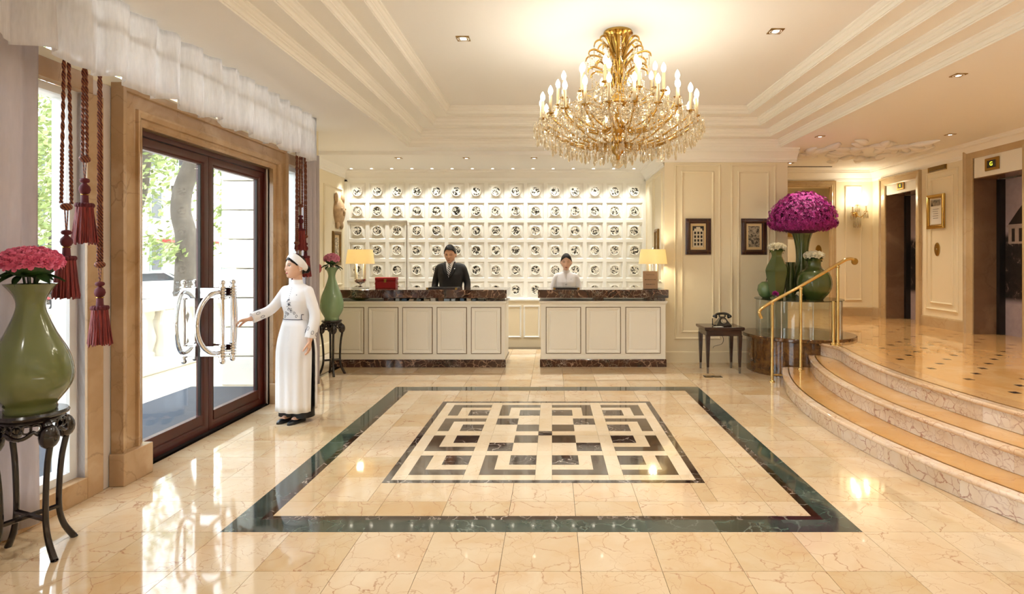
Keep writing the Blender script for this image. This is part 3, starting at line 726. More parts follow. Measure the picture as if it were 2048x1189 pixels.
# telephone table, telephone, note, floor sockets
t = thing('side_table', (2.335, 7.85, 0), 'dark mahogany side table under the framed photographs', 'table')
tx0, tx1, ty0, ty1 = 2.06, 2.56, 7.62, 8.06
MB().sweep(rect(tx0, tx1, ty0, ty1), [(.5, .62) if False else (.0, .575), (-.016, .59), (-.018, .60), (-.018, .618), (-.012, .624), (.22, .624)], (0, 0, 0), X, (0, 1, 0), Z).build('table_top', M['dark_wood'], t)
box('apron', M['dark_wood'], (tx0+.012, tx1-.012, ty0+.012, ty1-.012, .505, .60), t, bevel=.004)
for x in (tx0+.035, tx1-.035):
    for y in (ty0+.035, ty1-.035):
        lg = MB().loft([[(x-q, y-q, z), (x+q, y-q, z), (x+q, y+q, z), (x-q, y+q, z)] for q, z in ((.014, .085), (.028, .50), (.028, .515))]).build('leg', M['dark_wood'], t)
        MB().loft([[(x-q, y-q, z), (x+q, y-q, z), (x+q, y+q, z), (x-q, y+q, z)] for q, z in ((.011, 0), (.0145, .085))]).build('metal_cap', M['grey_metal'], lg)
tz = .624; cx, cy = 2.335, 7.80
t = thing('telephone', (cx, cy, tz), 'black vintage rotary telephone on the side table', 'telephone')
MB().loft([[(cx+a*s1, cy-b+(2*b)*s2+o_, tz+z) for s1, s2 in ((-1, 0), (1, 0), (1, 1), (-1, 1))] for a, b, z, o_ in ((.105, .085, 0, 0), (.105, .085, .018, 0), (.092, .075, .03, 0), (.06, .055, .075, .005), (.034, .035, .115, .012), (.034, .03, .128, .014))]).build('body', M['black_plastic'], t, bevel=.006, smooth=50)
dial = MB().lathe([(.001, .010), (.018, .010), (.020, .008), (.032, .008), (.036, .004), (.036, 0)], 24, M=Matrix.Rotation(R(58), 4, 'X')).xf(Matrix.Translation((cx, cy-.058, tz+.068))).build('dial', M['dial_face'] if 'dial_face' in M else plain('dial_face', '#B9AF98', .35, .3, var=.1), t, smooth=40)
for k in range(10):
    a = R(30+k*30); p = Matrix.Rotation(R(58), 4, 'X') @ Vector((.025*math.cos(a), .025*math.sin(a), .010))
    MB().ball(p + Vector((cx, cy-.058, tz+.068)), (.0045, .0045, .0045), 6, 4).build('finger_hole', M['black_plastic'], dial)
hs = cat_curve([(cx-.098, cy+.01, tz+.130), (cx-.085, cy+.01, tz+.152), (cx-.04, cy+.012, tz+.166), (cx+.04, cy+.012, tz+.166), (cx+.085, cy+.01, tz+.152), (cx+.098, cy+.01, tz+.130)], 5)
MB().tube(hs, .016, 10).build('handset', M['black_plastic'], t, smooth=60)
for s in (-1, 1): MB().lathe([(.018, .03), (.028, .02), (.032, 0), (.028, -.012), (.001, -.014)], 18, (cx+s*.10, cy+.008, tz+.122), M=Matrix.Rotation(R(s*-24), 4, 'Y')).build('ear_cup', M['black_plastic'], t, smooth=50)
for s in (-1, 1): box('cradle_prong', M['black_plastic'], (cx+s*.04-.008, cx+s*.04+.008, cy-.005, cy+.03, tz+.12, tz+.158), t, bevel=.003)
MB().tube([(cx-.125, cy+.03, tz+.003), (cx-.126, cy+.03, tz+.10)], .007, 8).build('pen', M['black_plastic'], t, smooth=60)
MB().tube(cat_curve([(cx+.03, 8.08, .50), (cx+.10, 8.10, .42), (cx+.09, 8.12, .33), (cx+.05, 8.35, .26), (cx+.05, 8.43, .22)], 6), .004, 6).build('cord', M['black_plastic'], t, smooth=60)
o = MB().box(-.055, .055, -.035, .035, 0, .002).xf(Matrix.Translation((cx-.085, cy-.115, tz)) @ Matrix.Rotation(R(12), 4, 'Z')).build('note_card', M['white_paper'])
props(o, 'small white note card beside the telephone', 'paper')
for k, x in enumerate((2.045, 2.165)):
    t = thing('floor_socket', (x, 7.45, 0), 'dark metal floor socket plate, %s of two before the side table' % ('left' if k == 0 else 'right'), 'floor socket', 'floor sockets')
    box('plate', M['dark_metal'], (x-.055, x+.055, 7.395, 7.505, .0, .004), t, bevel=.001); box('flap', M['brass_dull'], (x-.035, x+.035, 7.42, 7.48, .004, .006), t)

# ------------------------------------------------------------------ chandelier
t = NT('crystal'); tr = t.n('BsdfTransparent'); tr.inputs[0].default_value = (.94, .88, .74, 1); gl = t.n('BsdfGlossy'); gl.inputs['Roughness'].default_value = .04; gl.inputs[0].default_value = (1, .97, .9, 1)
df = t.n('BsdfDiffuse'); df.inputs[0].default_value = (.9, .82, .66, 1)
lw = t.n('LayerWeight'); lw.inputs[0].default_value = .62
a = t.n('MixShader'); t.l(lw.outputs['Facing'], a.inputs[0]); t.l(tr.outputs[0], a.inputs[1]); t.l(gl.outputs[0], a.inputs[2])
b = t.n('MixShader'); b.inputs[0].default_value = .22; t.l(a.outputs[0], b.inputs[1]); t.l(df.outputs[0], b.inputs[2]); t.l(b.outputs[0], t.out.inputs[0]); M['crystal'] = t.m
plain('candle_sleeve', '#D9C49C', .5, var=0)
HX, HY = .594, 5.12
CH = thing('chandelier', (HX, HY, 2.36), 'large gilt and crystal chandelier with three tiers of candle bulbs', 'chandelier')
def pol(r, a, z): return Vector((HX + r*math.cos(a), HY + r*math.sin(a), z))
MB().lathe([(.001, 0), (.13, 0), (.135, -.02), (.115, -.035), (.10, -.06), (.085, -.12), (.06, -.17), (.055, -.19), (.001, -.19)], 28, (HX, HY, CT)).build('ceiling_cup', M['gold'], CH, smooth=45)
MB().lathe([(.05, 3.40), (.035, 3.34), (.06, 3.30), (.075, 3.25), (.04, 3.18), (.03, 3.05), (.07, 3.0), (.085, 2.95), (.04, 2.90), (.03, 2.80), (.07, 2.76), (.06, 2.70), (.03, 2.66), (.07, 2.62), (.08, 2.56), (.05, 2.50), (.02, 2.47), (.015, 2.44), (.001, 2.43)], 24, (HX, HY, 0)).build('stem', M['gold'], CH, smooth=45)
MB().ball((HX, HY, 2.395), .038, 14, 10).build('ball_drop', M['crystal'], CH, smooth=20)
for tier, (n, r0, zt, ph) in enumerate(((10, .20, 3.50, 0), (10, .28, 3.38, .39), (10, .26, 3.25, .1))):
    for k in range(n):
        a = 2*PI*k/n + ph
        pts = cat_curve([pol(.04, a, zt-.26), pol(.06, a, zt-.14), pol(.10, a, zt-.04), pol(r0*.78, a, zt+.015), pol(r0, a, zt), pol(r0+.015, a, zt-.035)], 4)
        f = MB().tube(pts, [.005+.005*math.sin(PI*i/(len(pts)-1)) for i in range(len(pts))], 6).build('frond', M['gold'], CH, smooth=60)
TIERS = ((22, .69, 2.775, 2.60, .07), (14, .54, 2.935, 2.74, .2), (8, .34, 3.045, 2.95, .35))
arm_tips = []
for ti, (n, r, zc, zh, ph) in enumerate(TIERS):
    first = None
    for k in range(n):
        a = 2*PI*k/n + ph - PI/2
        d = Vector((math.cos(a), math.sin(a), 0))
        arm_tips.append((pol(r, a, zc), a, ti))
        rot = (0, 0, a)
        if first is None:
            z0, z1 = zh-zc, 0
            pts = cat_curve([(.05-r, 0, z0), (.25*r-r, 0, z0-.045), (.55*r-r, 0, z0-.02), (.80*r-r, 0, z0+.06*r/.69), (.95*r-r, 0, -.055), (0, 0, -.012)], 6)
            m = MB().tube(pts, .0085, 6)
            m.lathe([(.001, -.03), (.012, -.025), (.01, -.012), (.034, -.004), (.036, 0), (.012, .004), (.001, .004)], 10)
            me = m.mesh('arm', M['gold'], 60)
            sm = MB().lathe([(.011, .0), (.013, .004), (.013, .145), (.010, .150)], 10).mesh('candle', M['candle_sleeve'], 50)
            bm_ = MB().lathe([(.006, .148), (.015, .158), (.0215, .180), (.019, .200), (.011, .218), (.002, .232)], 10).mesh('bulb', M['bulb'], 80)
            first = (me, sm, bm_)
        o = link('arm', first[0], CH, pol(r, a, zc)); o.rotation_euler = rot
        WL[o.name] = pol(r, a, zc)
        s = link('candle', first[1], None, (0, 0, 0)); s.parent = o; s.location = (0, 0, 0)
        b_ = link('bulb', first[2], None, (0, 0, 0)); b_.parent = o; b_.location = (0, 0, 0)
        if (k % 2 == 0):
            l = bpy.data.lights.new('candle_light', 'POINT'); l.energy = (2.8, 1.1, .4)[ti]; l.color = (1, .94, .82); l.shadow_soft_size = .03
            q = bpy.data.objects.new('candle_light', l); C.objects.link(q); q.parent = o; q.location = (.03, 0, .19)
# crystal drops hanging from rings and arms
drop = MB().lathe([(.001, 0), (.005, -.008), (.003, -.016), (.011, -.055), (.009, -.068), (.001, -.080)], 6).mesh('crystal_drop', M['crystal'])
cnt = 0
def hang(p, s):
    global cnt
    o = link('crystal_drop', drop, CH, p); o.scale = (s, s, s*random.uniform(.9, 1.25)); o.rotation_euler = (0, 0, random.random()*3); cnt += 1
for p, a, ti in arm_tips:
    for q in range(4 if ti == 0 else 3):
        b = a + (q-1.5)*1.2
        hang(p + Vector((.036*math.cos(b), .036*math.sin(b), -.004)), .85)
for r, z, n in ((.735, 2.70, 46), (.60, 2.60, 36), (.45, 2.56, 28), (.30, 2.545, 20), (.16, 2.55, 12)):
    for k in range(n):
        a = 2*PI*(k+random.uniform(-.2, .2))/n
        if cnt < 296: hang(pol(r, a, z+random.uniform(-.02, .02)), random.uniform(.95, 1.3))
# strings of small beads
def octa(m, c, s):
    x, y, z = c
    m.add([(x+s, y, z), (x, y+s, z), (x-s, y, z), (x, y-s, z), (x, y, z+s*1.2), (x, y, z-s*1.2)], [(0, 1, 4), (1, 2, 4), (2, 3, 4), (3, 0, 4), (1, 0, 5), (2, 1, 5), (3, 2, 5), (0, 3, 5)])
m = MB()
def string(p, q, sag, n, s=.0085):
    p, q = Vector(p), Vector(q)
    for i in range(n):
        u = i/(n-1); c = p.lerp(q, u); c.z -= sag*4*u*(1-u); octa(m, c, s*random.uniform(.8, 1.25))
for ti in range(3):
    tips = [(p, a) for p, a, k in arm_tips if k == ti]; n = len(tips)
    for k in range(n):
        p, a = tips[k]; q, b = tips[(k+1) % n]
        string(p, q, .07, 12); string(p-Vector((0, 0, .02)), pol(.06, a, (2.95, 3.18, 3.36)[ti]), .10, 26); string(p, pol((.45, .34, .2)[ti], a+.1, (2.62, 2.78, 2.9)[ti]), .05, 14)
for r, z, n in ((.735, 2.71, 150), (.60, 2.61, 110), (.45, 2.57, 90), (.30, 2.555, 60)):
    for k in range(n): octa(m, pol(r, 2*PI*k/n, z), .009)
for k in range(1700):
    rr = math.sqrt(random.random())*.72; aa = random.random()*2*PI
    octa(m, pol(rr, aa, 2.62+.20*random.random()+ (.72-rr)*.55*random.random()), .0085*random.uniform(.7, 1.3))
for ti, (n, r0, zt, ph) in enumerate(((8, .215, 3.46, 0), (8, .285, 3.34, .39), (8, .235, 3.18, .1))):
    for k in range(n):
        a = 2*PI*k/n + ph; string(pol(r0, a, zt), pol(r0, a, zt-.10), 0, 7); string(pol(r0, a, zt), pol(.06, a+.3, zt-.14), .05, 12)
def pend(p, s_):
    x, y, z = p; h = .075*s_; w = .009*s_
    m.add([(x, y, z), (x+w, y, z-h*.7), (x, y+w, z-h*.7), (x-w, y, z-h*.7), (x, y-w, z-h*.7), (x, y, z-h)], [(0, 1, 2), (0, 2, 3), (0, 3, 4), (0, 4, 1), (5, 2, 1), (5, 3, 2), (5, 4, 3), (5, 1, 4)])
for r, z, n in ((.755, 2.74, 60), (.70, 2.66, 60), (.66, 2.63, 50), (.52, 2.575, 44), (.38, 2.55, 34), (.23, 2.54, 20), (.55, 2.90, 40), (.36, 3.02, 26)):
    for k in range(n): pend(pol(r, 2*PI*(k+random.random()*.5)/n, z+random.uniform(-.03, .02)), random.uniform(.8, 1.3))
o = m.build('crystal_beads', M['crystal'], CH); o['kind'] = 'stuff'

# ------------------------------------------------------------------ flowers
def flower_mats():
    for k, c, c2 in (('rose_pink', '#F487A8', '#E25F88'), ('rose_pale', '#F8B0CC', '#F190B6'), ('rose_white', '#F4EFDC', '#E6DDBE'), ('orchid', '#AC2088', '#820F64')):
        t = NT(k); i = t.n('ObjectInfo'); col = t.mix(i.outputs['Random'], lin(c), lin(c2))
        nz = t.noise(t.coord(), 30, 2); col = t.mix(nz, col, lin(c))
        t.bsdf(col, .55, Subsurface_Weight=0.0); M[k] = t.m
    t = NT('orchid_bulk'); g = t.n('TexCoord').outputs['Object']; t.bsdf(t.mix(t.ramp(t.noise(g, 60, 1), [(.4, 0.0), (.6, 1.0)]), lin('#B42C94'), lin('#700C56')), .55); M['orchid_bulk'] = t.m
    plain('leaf', '#2E4A22', .4, var=.25, vs=20)
flower_mats()
def petal(m, base, out, up, w, h, curl, cup=.25):
    """a cupped petal grown from base, leaning out"""
    base, out, up = Vector(base), Vector(out).normalized(), Vector(up).normalized(); sd = out.cross(up)
    rows = []
    for i in range(4):
        v = i/3; ww = w*(.45+.9*v-.55*v*v*(1 if i < 3 else 1.1)); c = base + up*h*v + out*(curl*v*v)
        rows.append([c - sd*ww + out*(-cup*ww), c + out*0, c + sd*ww + out*(-cup*ww)])
    m.loft(rows, caps=False, closed=False)
def rose_mesh(mat, name='rose'):
    m = MB()
    for ring, (n, r, h, cu, w, ph) in enumerate(((2, .004, .030, .0, .008, 0), (3, .008, .030, .005, .012, .4), (4, .013, .029, .011, .014, .9), (5, .018, .026, .018, .017, .2), (6, .022, .020, .024, .018, .7))):
        for k in range(n):
            a = 2*PI*k/n+ph; d = Vector((math.cos(a), math.sin(a), 0))
            petal(m, d*r*.6+Vector((0, 0, -.012 - .003*ring)), d, Vector((d.x*.35*ring/4, d.y*.35*ring/4, 1)), w, h, cu, .5)
    m.ball((0, 0, -.006), (.012, .012, .014), 8, 6)
    return m.mesh(name, mat, 60)
def leaf_mesh():
    m = MB(); rows = []
    for i in range(6):
        v = i/5; w = .018*math.sin(PI*min(.97, v*.9+.06)); rows.append([(-w, v*.075, .004-.02*v*v), (0, v*.075, -.004-.02*v*v), (w, v*.075, .004-.02*v*v)])
    m.loft(rows, caps=False, closed=False); return m.mesh('leaf', M['leaf'], 60)
LEAF = leaf_mesh()
def fib(n, zmin):
    out = []; g = PI*(3-math.sqrt(5)); N = int(n/((1-zmin)/2))+1
    for i in range(N):
        z = 1-2*(i+.5)/N
        if z < zmin: break
        r = math.sqrt(1-z*z); out.append(Vector((r*math.cos(g*i), r*math.sin(g*i), z)))
    return out
def bouquet(name, c, rx, rz, n, mat, label, cat, fsize=1.0, leaves=10, zmin=-.15, leaf_drop=.05, stem_to=None, leaf_r=None, fname='rose', group=None, leaf_s=1.0):
    c = Vector(c); t = thing(name, stem_to or c, label, cat, group); me = rose_mesh(M[mat], fname)
    MB().ball(c - Vector((0, 0, .015)), (rx*.86, rx*.86, rz*.8), 14, 10).build('flower_mass', M['leaf'], t, smooth=90)
    for d in fib(n, zmin):
        p = c + Vector((d.x*rx, d.y*rx, d.z*rz)); nn = Vector((d.x/rx, d.y/rx, d.z/rz)).normalized()
        o = link(fname, me, t, p); o.rotation_euler = nn.to_track_quat('Z', 'Y').to_euler(); s = fsize*random.uniform(.9, 1.12); o.scale = (s, s, s)
    for k in range(leaves):
        a = 2*PI*k/leaves + random.uniform(-.2, .2); lr = leaf_r or rx*.75
        o = link('leaf', LEAF, t, c + Vector((lr*math.cos(a)*.55, lr*math.sin(a)*.55, -leaf_drop + random.uniform(-.015, .01))))
        o.rotation_euler = (random.uniform(-.5, .25), random.uniform(-.4, .4), a-PI/2); s = random.uniform(.9, 1.3)*leaf_s; o.scale = (s, s, s)
    if stem_to:
        m = MB()
        for k in range(7):
            a = 2*PI*k/7; m.tube([Vector(stem_to)+Vector((.008*math.cos(a), .008*math.sin(a), 0)), c+Vector((.3*rx*math.cos(a), .3*rx*math.sin(a), -rz*.3))], .004, 5)
        o = m.build('stems', M['leaf'], t, smooth=60); o['kind'] = 'stuff'
    return t

# ------------------------------------------------------------------ vase stands and celadon vases by the windows
plain('celadon_blue', '#8AAC84', .10, coat=.6, var=.12, vs=3)
plain('celadon_olive', '#666E42', .12, coat=.6, var=.16, vs=3)
def stand(x, y, h, r, ang, label):
    t = thing('vase_stand', (x, y, 0), label, 'plant stand', 'carved wooden vase stands')
    MB().lathe([(.001, h-.03), (r*.95, h-.03), (r*1.03, h-.022), (r*1.05, h-.012), (r*1.0, h), (.001, h)], 40, (x, y, 0)).build('top', M['black_wood'], t, smooth=40)
    MB().lathe([(r*.86, h-.028), (r*.92, h-.045), (r*.86, h-.06), (r*.82, h-.06), (r*.82, h-.028)], 40, (x, y, 0), caps=False).build('apron_ring', M['black_wood'], t, smooth=40)
    for k in range(4):
        a = ang + k*PI/2; d = Vector((math.cos(a), math.sin(a), 0)); s = Vector((-d.y, d.x, 0)); o = Vector((x, y, 0))
        def q(rr, z): return o + d*rr + Vector((0, 0, z))
        pts = cat_curve([q(r*.80, h-.05), q(r*1.00, h-.085), q(r*1.08, h-.15), q(r*.93, h-.27), q(r*.85, h*.45), q(r*.84, h*.26), q(r*.98, h*.13), q(r*1.28, .012), q(r*1.32, .006)], 6)
        n = len(pts); rad = [.024 if i < n*.2 else .018 - .004*math.sin(PI*i/n) for i in range(n)]
        lg = MB().tube(pts, rad, 8).build('leg', M['black_wood'], t, smooth=60)
        MB().ball(q(r*1.02, h-.12), (.045, .045, .062), 12, 8).build('carved_knee', M['black_wood'], lg, smooth=80)
        # pierced apron between this leg and the next: a row of loops above a wavy rim
        ap = MB(); b0, b1 = a, a+PI/2
        rim = [o + Vector((math.cos(b0+(b1-b0)*u)*r*.95, math.sin(b0+(b1-b0)*u)*r*.95, h-.085-.030*abs(math.cos(2*PI*u)))) for u in [i/16 for i in range(17)]]
        ap.tube(rim, .010, 6)
        for i in range(5):
            u = (i+.75)/6; b = b0+(b1-b0)*u; cc = o + Vector((math.cos(b)*r*.93, math.sin(b)*r*.93, h-.068)); tn = Vector((-math.sin(b), math.cos(b), 0))
            ap.tube([cc + tn*.020*math.cos(w) + Vector((0, 0, .022*math.sin(w))) for w in [2*PI*j/10 for j in range(11)]], .0055, 5, caps=False)
        ap.build('pierced_apron', M['black_wood'], t, smooth=60)
    for k in range(2):
        a = ang + k*PI/2; d = Vector((math.cos(a), math.sin(a), 0))*r*.86
        MB().tube([Vector((x, y, h*.27))-d, Vector((x, y, h*.27))+d], .014, 6).build('stretcher', M['black_wood'], t)
def pear_vase(x, y, z, h, R_, rn, rt, mat, label, zb=.38):
    prof = [(.001, 0), (R_*.60, 0), (R_*.62, .012), (R_*.60, .03)]
    ctrl = cat_curve([(R_*.60, .03, 0), (R_*.93, h*.18, 0), (R_, h*.30, 0), (R_*.88, h*.45, 0), (R_*.58, h*.62, 0), (rn, h*.80, 0), (rn*1.12, h*.90, 0), (rt, h, 0)], 6)
    prof += [(p.x, p.y) for p in ctrl[1:]] + [(rt-.008, h-.002), (rn*.95, h*.9), (rn*.85, h*.8), (.001, h*.8)]
    o = MB().lathe(prof, 48, (x, y, z)).build('vase', M[mat], smooth=70)
    return props(o, label, 'vase')
stand(-2.73, 2.98, .752, .152, R(-21), 'black carved wooden stand under the large rose vase at the left edge')
pear_vase(-2.73, 2.98, .752, .665, .178, .062, .112, 'celadon_olive', 'large olive green pear shaped vase by the near window')
bouquet('rose_bouquet', (-2.73, 2.98, 1.525), .128, .075, 58, 'rose_pink', 'dome of deep pink roses in the large near vase', 'flowers', .98, 13, -.1, .055, (-2.73, 2.98, 1.30), .10)
stand(-2.93, 7.57, .73, .125, R(-60), 'black carved wooden stand under the slender vase beside the left desk')
pear_vase(-2.93, 7.57, .73, .70, .150, .048, .094, 'celadon_blue', 'tall pale green bottle vase beside the left desk')
bouquet('rose_bouquet', (-2.93, 7.57, 1.535), .095, .072, 40, 'rose_pale', 'round bunch of pale pink flowers in the bottle vase', 'flowers', .85, 11, -.1, .075, (-2.93, 7.57, 1.32), .10)

# ------------------------------------------------------------------ drum, glass table, vases on it
DX, DY = 3.42, 7.92
def disc(cx, cy, r, n=72, lim=8.445): return [(cx+r*math.cos(2*PI*k/n), min(cy+r*math.sin(2*PI*k/n), lim) if cx+r*math.cos(2*PI*k/n) < 3.62 else cy+r*math.sin(2*PI*k/n)) for k in range(n)]
t = thing('marble_drum', (DX, DY, 0), 'dark brown marble drum plinth at the foot of the steps', 'plinth')
MB().prism(disc(DX, DY, .68), 0, .465).build('drum', M['drum_marble'], t, smooth=30)
MB().prism(disc(DX, DY, .735), .465, .515).build('cap_slab', M['drum_marble'], t, smooth=30, bevel=.01)
GX, GY, GR, GZ = 3.395, 7.85, .57, .997
t = thing('glass_table', (GX, GY, .515), 'round glass cylinder table standing on the marble drum', 'table')
for k in range(4):
    a0, a1 = R(45+90*k+1.2), R(135+90*k-1.2); aa = [a0+(a1-a0)*i/14 for i in range(15)]
    rr = [[(GX+q*math.cos(a), GY+q*math.sin(a)) for a in aa] for q in (GR-.03, GR-.02)]
    MB().prism(rr[0][::-1]+rr[1], .5155, GZ-.012).build('curved_pane', M['table_glass'], t, smooth=30)
    b = R(45+90*k); MB().tube([(GX+(GR-.025)*math.cos(b), GY+(GR-.025)*math.sin(b), .515), (GX+(GR-.025)*math.cos(b), GY+(GR-.025)*math.sin(b), GZ-.012)], .008, 8).build('clamp_rod', M['chrome'], t, smooth=60)
MB().lathe([(.001, GZ-.012), (GR, GZ-.012), (GR+.003, GZ-.006), (GR, GZ), (.001, GZ)], 64, (GX, GY, 0)).build('glass_top', M['glass_top'], t, smooth=40)
def vase_lathe(x, y, pts, mat, label, n=40, z=GZ, poly=None):
    pr = cat_curve([(r, h, 0) for r, h in pts], 5); prof = [(.001, 0)] + [(p.x, max(0, p.y)) for p in pr] + [(pts[-1][0]-.008, pts[-1][1]-.002), (pts[-2][0]*.85, pts[-2][1]), (.001, pts[-2][1])]
    o = MB().lathe(prof, poly or n, (x, y, z)).build('vase', M[mat], smooth=(35 if poly else 70))
    return props(o, label, 'vase', 'celadon vases on the glass table')
HXv = (3.03, 7.66)
vase_lathe(*HXv, [(.085, 0), (.080, .03), (.105, .12), (.150, .34), (.150, .42), (.10, .52), (.072, .58), (.085, .635), (.108, .66)], 'celadon_dark', 'six sided olive green vase with white flowers on the glass table', poly=6)
TV = (3.50, 7.965)
vase_lathe(*TV, [(.13, 0), (.15, .10), (.16, .20), (.13, .34), (.085, .48), (.085, .66), (.105, .80), (.135, .90)], 'celadon_dark', 'tall flared green vase holding the purple orchid dome')
RV = (3.49, 7.575)
vase_lathe(*RV, [(.11, 0), (.13, .03), (.20, .12), (.222, .23), (.19, .35), (.10, .43), (.085, .47), (.09, .51), (.115, .545)], 'celadon_dark', 'round bellied green vase with white flowers on the glass table')
vase_lathe(3.29, 7.86, [(.055, 0), (.06, .02), (.066, .3), (.066, .48), (.06, .50)], 'celadon_dark', 'plain cylindrical dark green vase between the larger vases')
t = thing('lidded_jar', (2.985, 7.93, GZ), 'small round green jar with a stalk behind the six sided vase', 'jar')
MB().lathe([(.001, 0), (.05, 0), (.095, .04), (.12, .11), (.108, .18), (.06, .225), (.02, .232), (.001, .225)], 32, (2.985, 7.93, GZ)).build('body', M['celadon'], t, smooth=70)
MB().tube(cat_curve([(2.985, 7.93, GZ+.22), (2.99, 7.93, GZ+.26), (3.005, 7.93, GZ+.30)], 4), [.006]*8+[.009], 6).build('stalk', M['dark_wood'], t, smooth=60)
bouquet('white_rose_bouquet', (*HXv, GZ+.70), .112, .055, 34, 'rose_white', 'low dome of white flowers in the six sided vase', 'flowers', .95, 6, -.1, .02, (*HXv, GZ+.60), .06)
bouquet('white_rose_bouquet', (*RV, GZ+.585), .125, .060, 40, 'rose_white', 'low dome of white flowers in the round vase', 'flowers', .95, 6, -.1, .02, (*RV, GZ+.49), .06)
for (x, y, mt, w) in ((2.93, 7.47, 'orchid', 'purple'), (3.21, 7.40, 'rose_white', 'white')):
    t = thing('glass_tumbler', (x, y, GZ), 'small glass tumbler holding a %s rose on the glass table' % w, 'glass', 'small tumblers on the glass table')
    MB().lathe([(.001, 0), (.034, 0), (.038, .07), (.036, .07), (.032, .006), (.001, .006)], 20, (x, y, GZ)).build('tumbler', M['table_glass'], t, smooth=40)
    bouquet('single_rose', (x, y, GZ+.082), .026, .02, 4, mt, '%s rose in a small tumbler on the glass table' % w, 'flowers', .95, 3, .2, .01, None, .02)
# orchid dome
OC = Vector((TV[0]+.0, TV[1], 2.05)); orx, orz = .44, .42
t = thing('orchid_arrangement', (TV[0], TV[1], GZ+.9), 'huge dome of magenta orchids in the tall green vase', 'flowers')
def floret(m, p, n, s):
    q = n.to_track_quat('Z', 'Y').to_matrix() @ Matrix.Rotation(random.random()*6, 3, 'Z'); c = Vector(p)
    for k in range(5):
        a = 2*PI*k/5; d = Vector((math.cos(a), math.sin(a), 0)); e = Vector((-d.y, d.x, 0))
        pts = [Vector((0, 0, 0)), d*.55*s+e*.26*s+Vector((0, 0, .12*s)), d*s+Vector((0, 0, .05*s)), d*.55*s-e*.26*s+Vector((0, 0, .12*s))]
        m.add([c + q @ w for w in pts], [(0, 1, 2, 3)])
fm = MB(); floret(fm, (0, 0, 0), Vector((0, 0, 1)), .03); fme = fm.mesh('orchid_flower', M['orchid'], None)
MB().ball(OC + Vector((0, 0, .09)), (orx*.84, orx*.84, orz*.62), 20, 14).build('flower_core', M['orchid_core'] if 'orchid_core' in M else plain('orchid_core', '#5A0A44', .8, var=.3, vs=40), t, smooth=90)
bulk = MB(); k = 0
pts = fib(2300, -.75)
random.shuffle(pts)
vis = 0
for d in pts:
    s = random.uniform(.86, 1.05); sq = .34 if d.z < 0 else 1.0
    p = OC + Vector((d.x*orx*s, d.y*orx*s, d.z*orz*s*sq)); nn = (Vector((d.x, d.y, d.z)) + Vector((random.uniform(-.6, .6), random.uniform(-.6, .6), random.uniform(-.6, .6)))).normalized()
    if d.y < .0 and vis < 290 and s > .96:
        o = link('orchid_flower', fme, t, p); o.rotation_euler = nn.to_track_quat('Z', 'Y').to_euler(); z = random.uniform(.9, 1.25); o.scale = (z, z, z); vis += 1
    else: floret(bulk, p, nn, random.uniform(.024, .036))
o = bulk.build('orchid_mass', M['orchid_bulk'], t); o['kind'] = 'stuff'
MB().tube([(TV[0], TV[1], GZ+.83), (TV[0], TV[1], 1.98)], .05, 10).build('stems', M['leaf'], t, smooth=60)

# ------------------------------------------------------------------ brass handrail
t = thing('handrail', (2.75, 7.15, 0), 'polished brass handrail climbing the curved steps', 'handrail')
rail = cat_curve([(2.615, 7.10, .80), (2.60, 7.10, .83), (2.585, 7.10, .87), (2.60, 7.105, .905), (2.66, 7.11, .95), (2.78, 7.12, 1.02), (3.09, 7.07, 1.205), (3.52, 7.03, 1.47), (3.62, 7.02, 1.53), (3.68, 7.02, 1.545), (3.72, 7.02, 1.535)], 6)
MB().tube(rail, .020, 10).build('rail', M['brass'], t, smooth=60)
MB().lathe([(.001, -.012), (.036, -.012), (.042, -.004), (.042, .004), (.036, .012), (.001, .012)], 20, (3.735, 7.02, 1.51), M=Matrix.Rotation(R(90), 4, 'X')).build('end_scroll', M['brass_dull'], t, smooth=50)
for x, y, z0, z1 in ((2.755, 7.12, 0, 1.0), (3.09, 7.07, FL/3, 1.19), (3.53, 7.03, FL, 1.46), (3.475, 7.03, FL, 1.02)):
    p = MB().tube([(x, y, z0+.005), (x, y, z1)], .019, 12).build('post', M['brass'], t, smooth=60)
    MB().lathe([(.001, 0), (.036, 0), (.036, .008), (.024, .02), (.020, .035)], 18, (x, y, z0)).build('foot_flange', M['brass'], p, smooth=40)
    if z1 != 1.02: MB().lathe([(.020, -.03), (.024, -.02), (.022, 0)], 14, (x, y, z1)).build('collar', M['brass'], p, smooth=40)
MB().tube([(2.755, 7.12, .09), (2.93, 7.12, .09)], .014, 8).build('kick_bar', M['brass'], t, smooth=60)

# ------------------------------------------------------------------ lifts
def lift(y0, y1, label, zt):
    """opening between y0..y1 in the wall at x = 5.96; stone architrave, white transom, deep brown reveal, metal door"""
    t = thing('lift_entrance', (5.96, (y0+y1)/2, FL), label, 'lift', 'lift entrances'); ztr = 2.68
    MB().sweep([(-y1, FL), (-y1, zt), (-y0, zt), (-y0, FL)], [(-.0, -.02), (0, .012), (.02, .02), (.10, .03), (.115, .05), (.14, .05), (.14, 0)], (5.96, 0, 0), (0, -1, 0), Z, (-1, 0, 0), closed=False).build('architrave', M['lift_trim'], t)
    box('transom', M['counter_white'], (5.965, 6.30, y0, y1, ztr, zt), t)
    for a, b in ((y1-.01, y1+.03), (y0-.03, y0+.01)):
        box('jamb', M['lift_jamb'], (5.965, 6.30, a, b, FL, ztr+.3), t)
    box('soffit', M['lift_jamb'], (5.965, 6.30, y0, y1, ztr-.012, ztr), t)
    return t
plain('lift_steel', '#4A4542', .3, .9, var=.1)
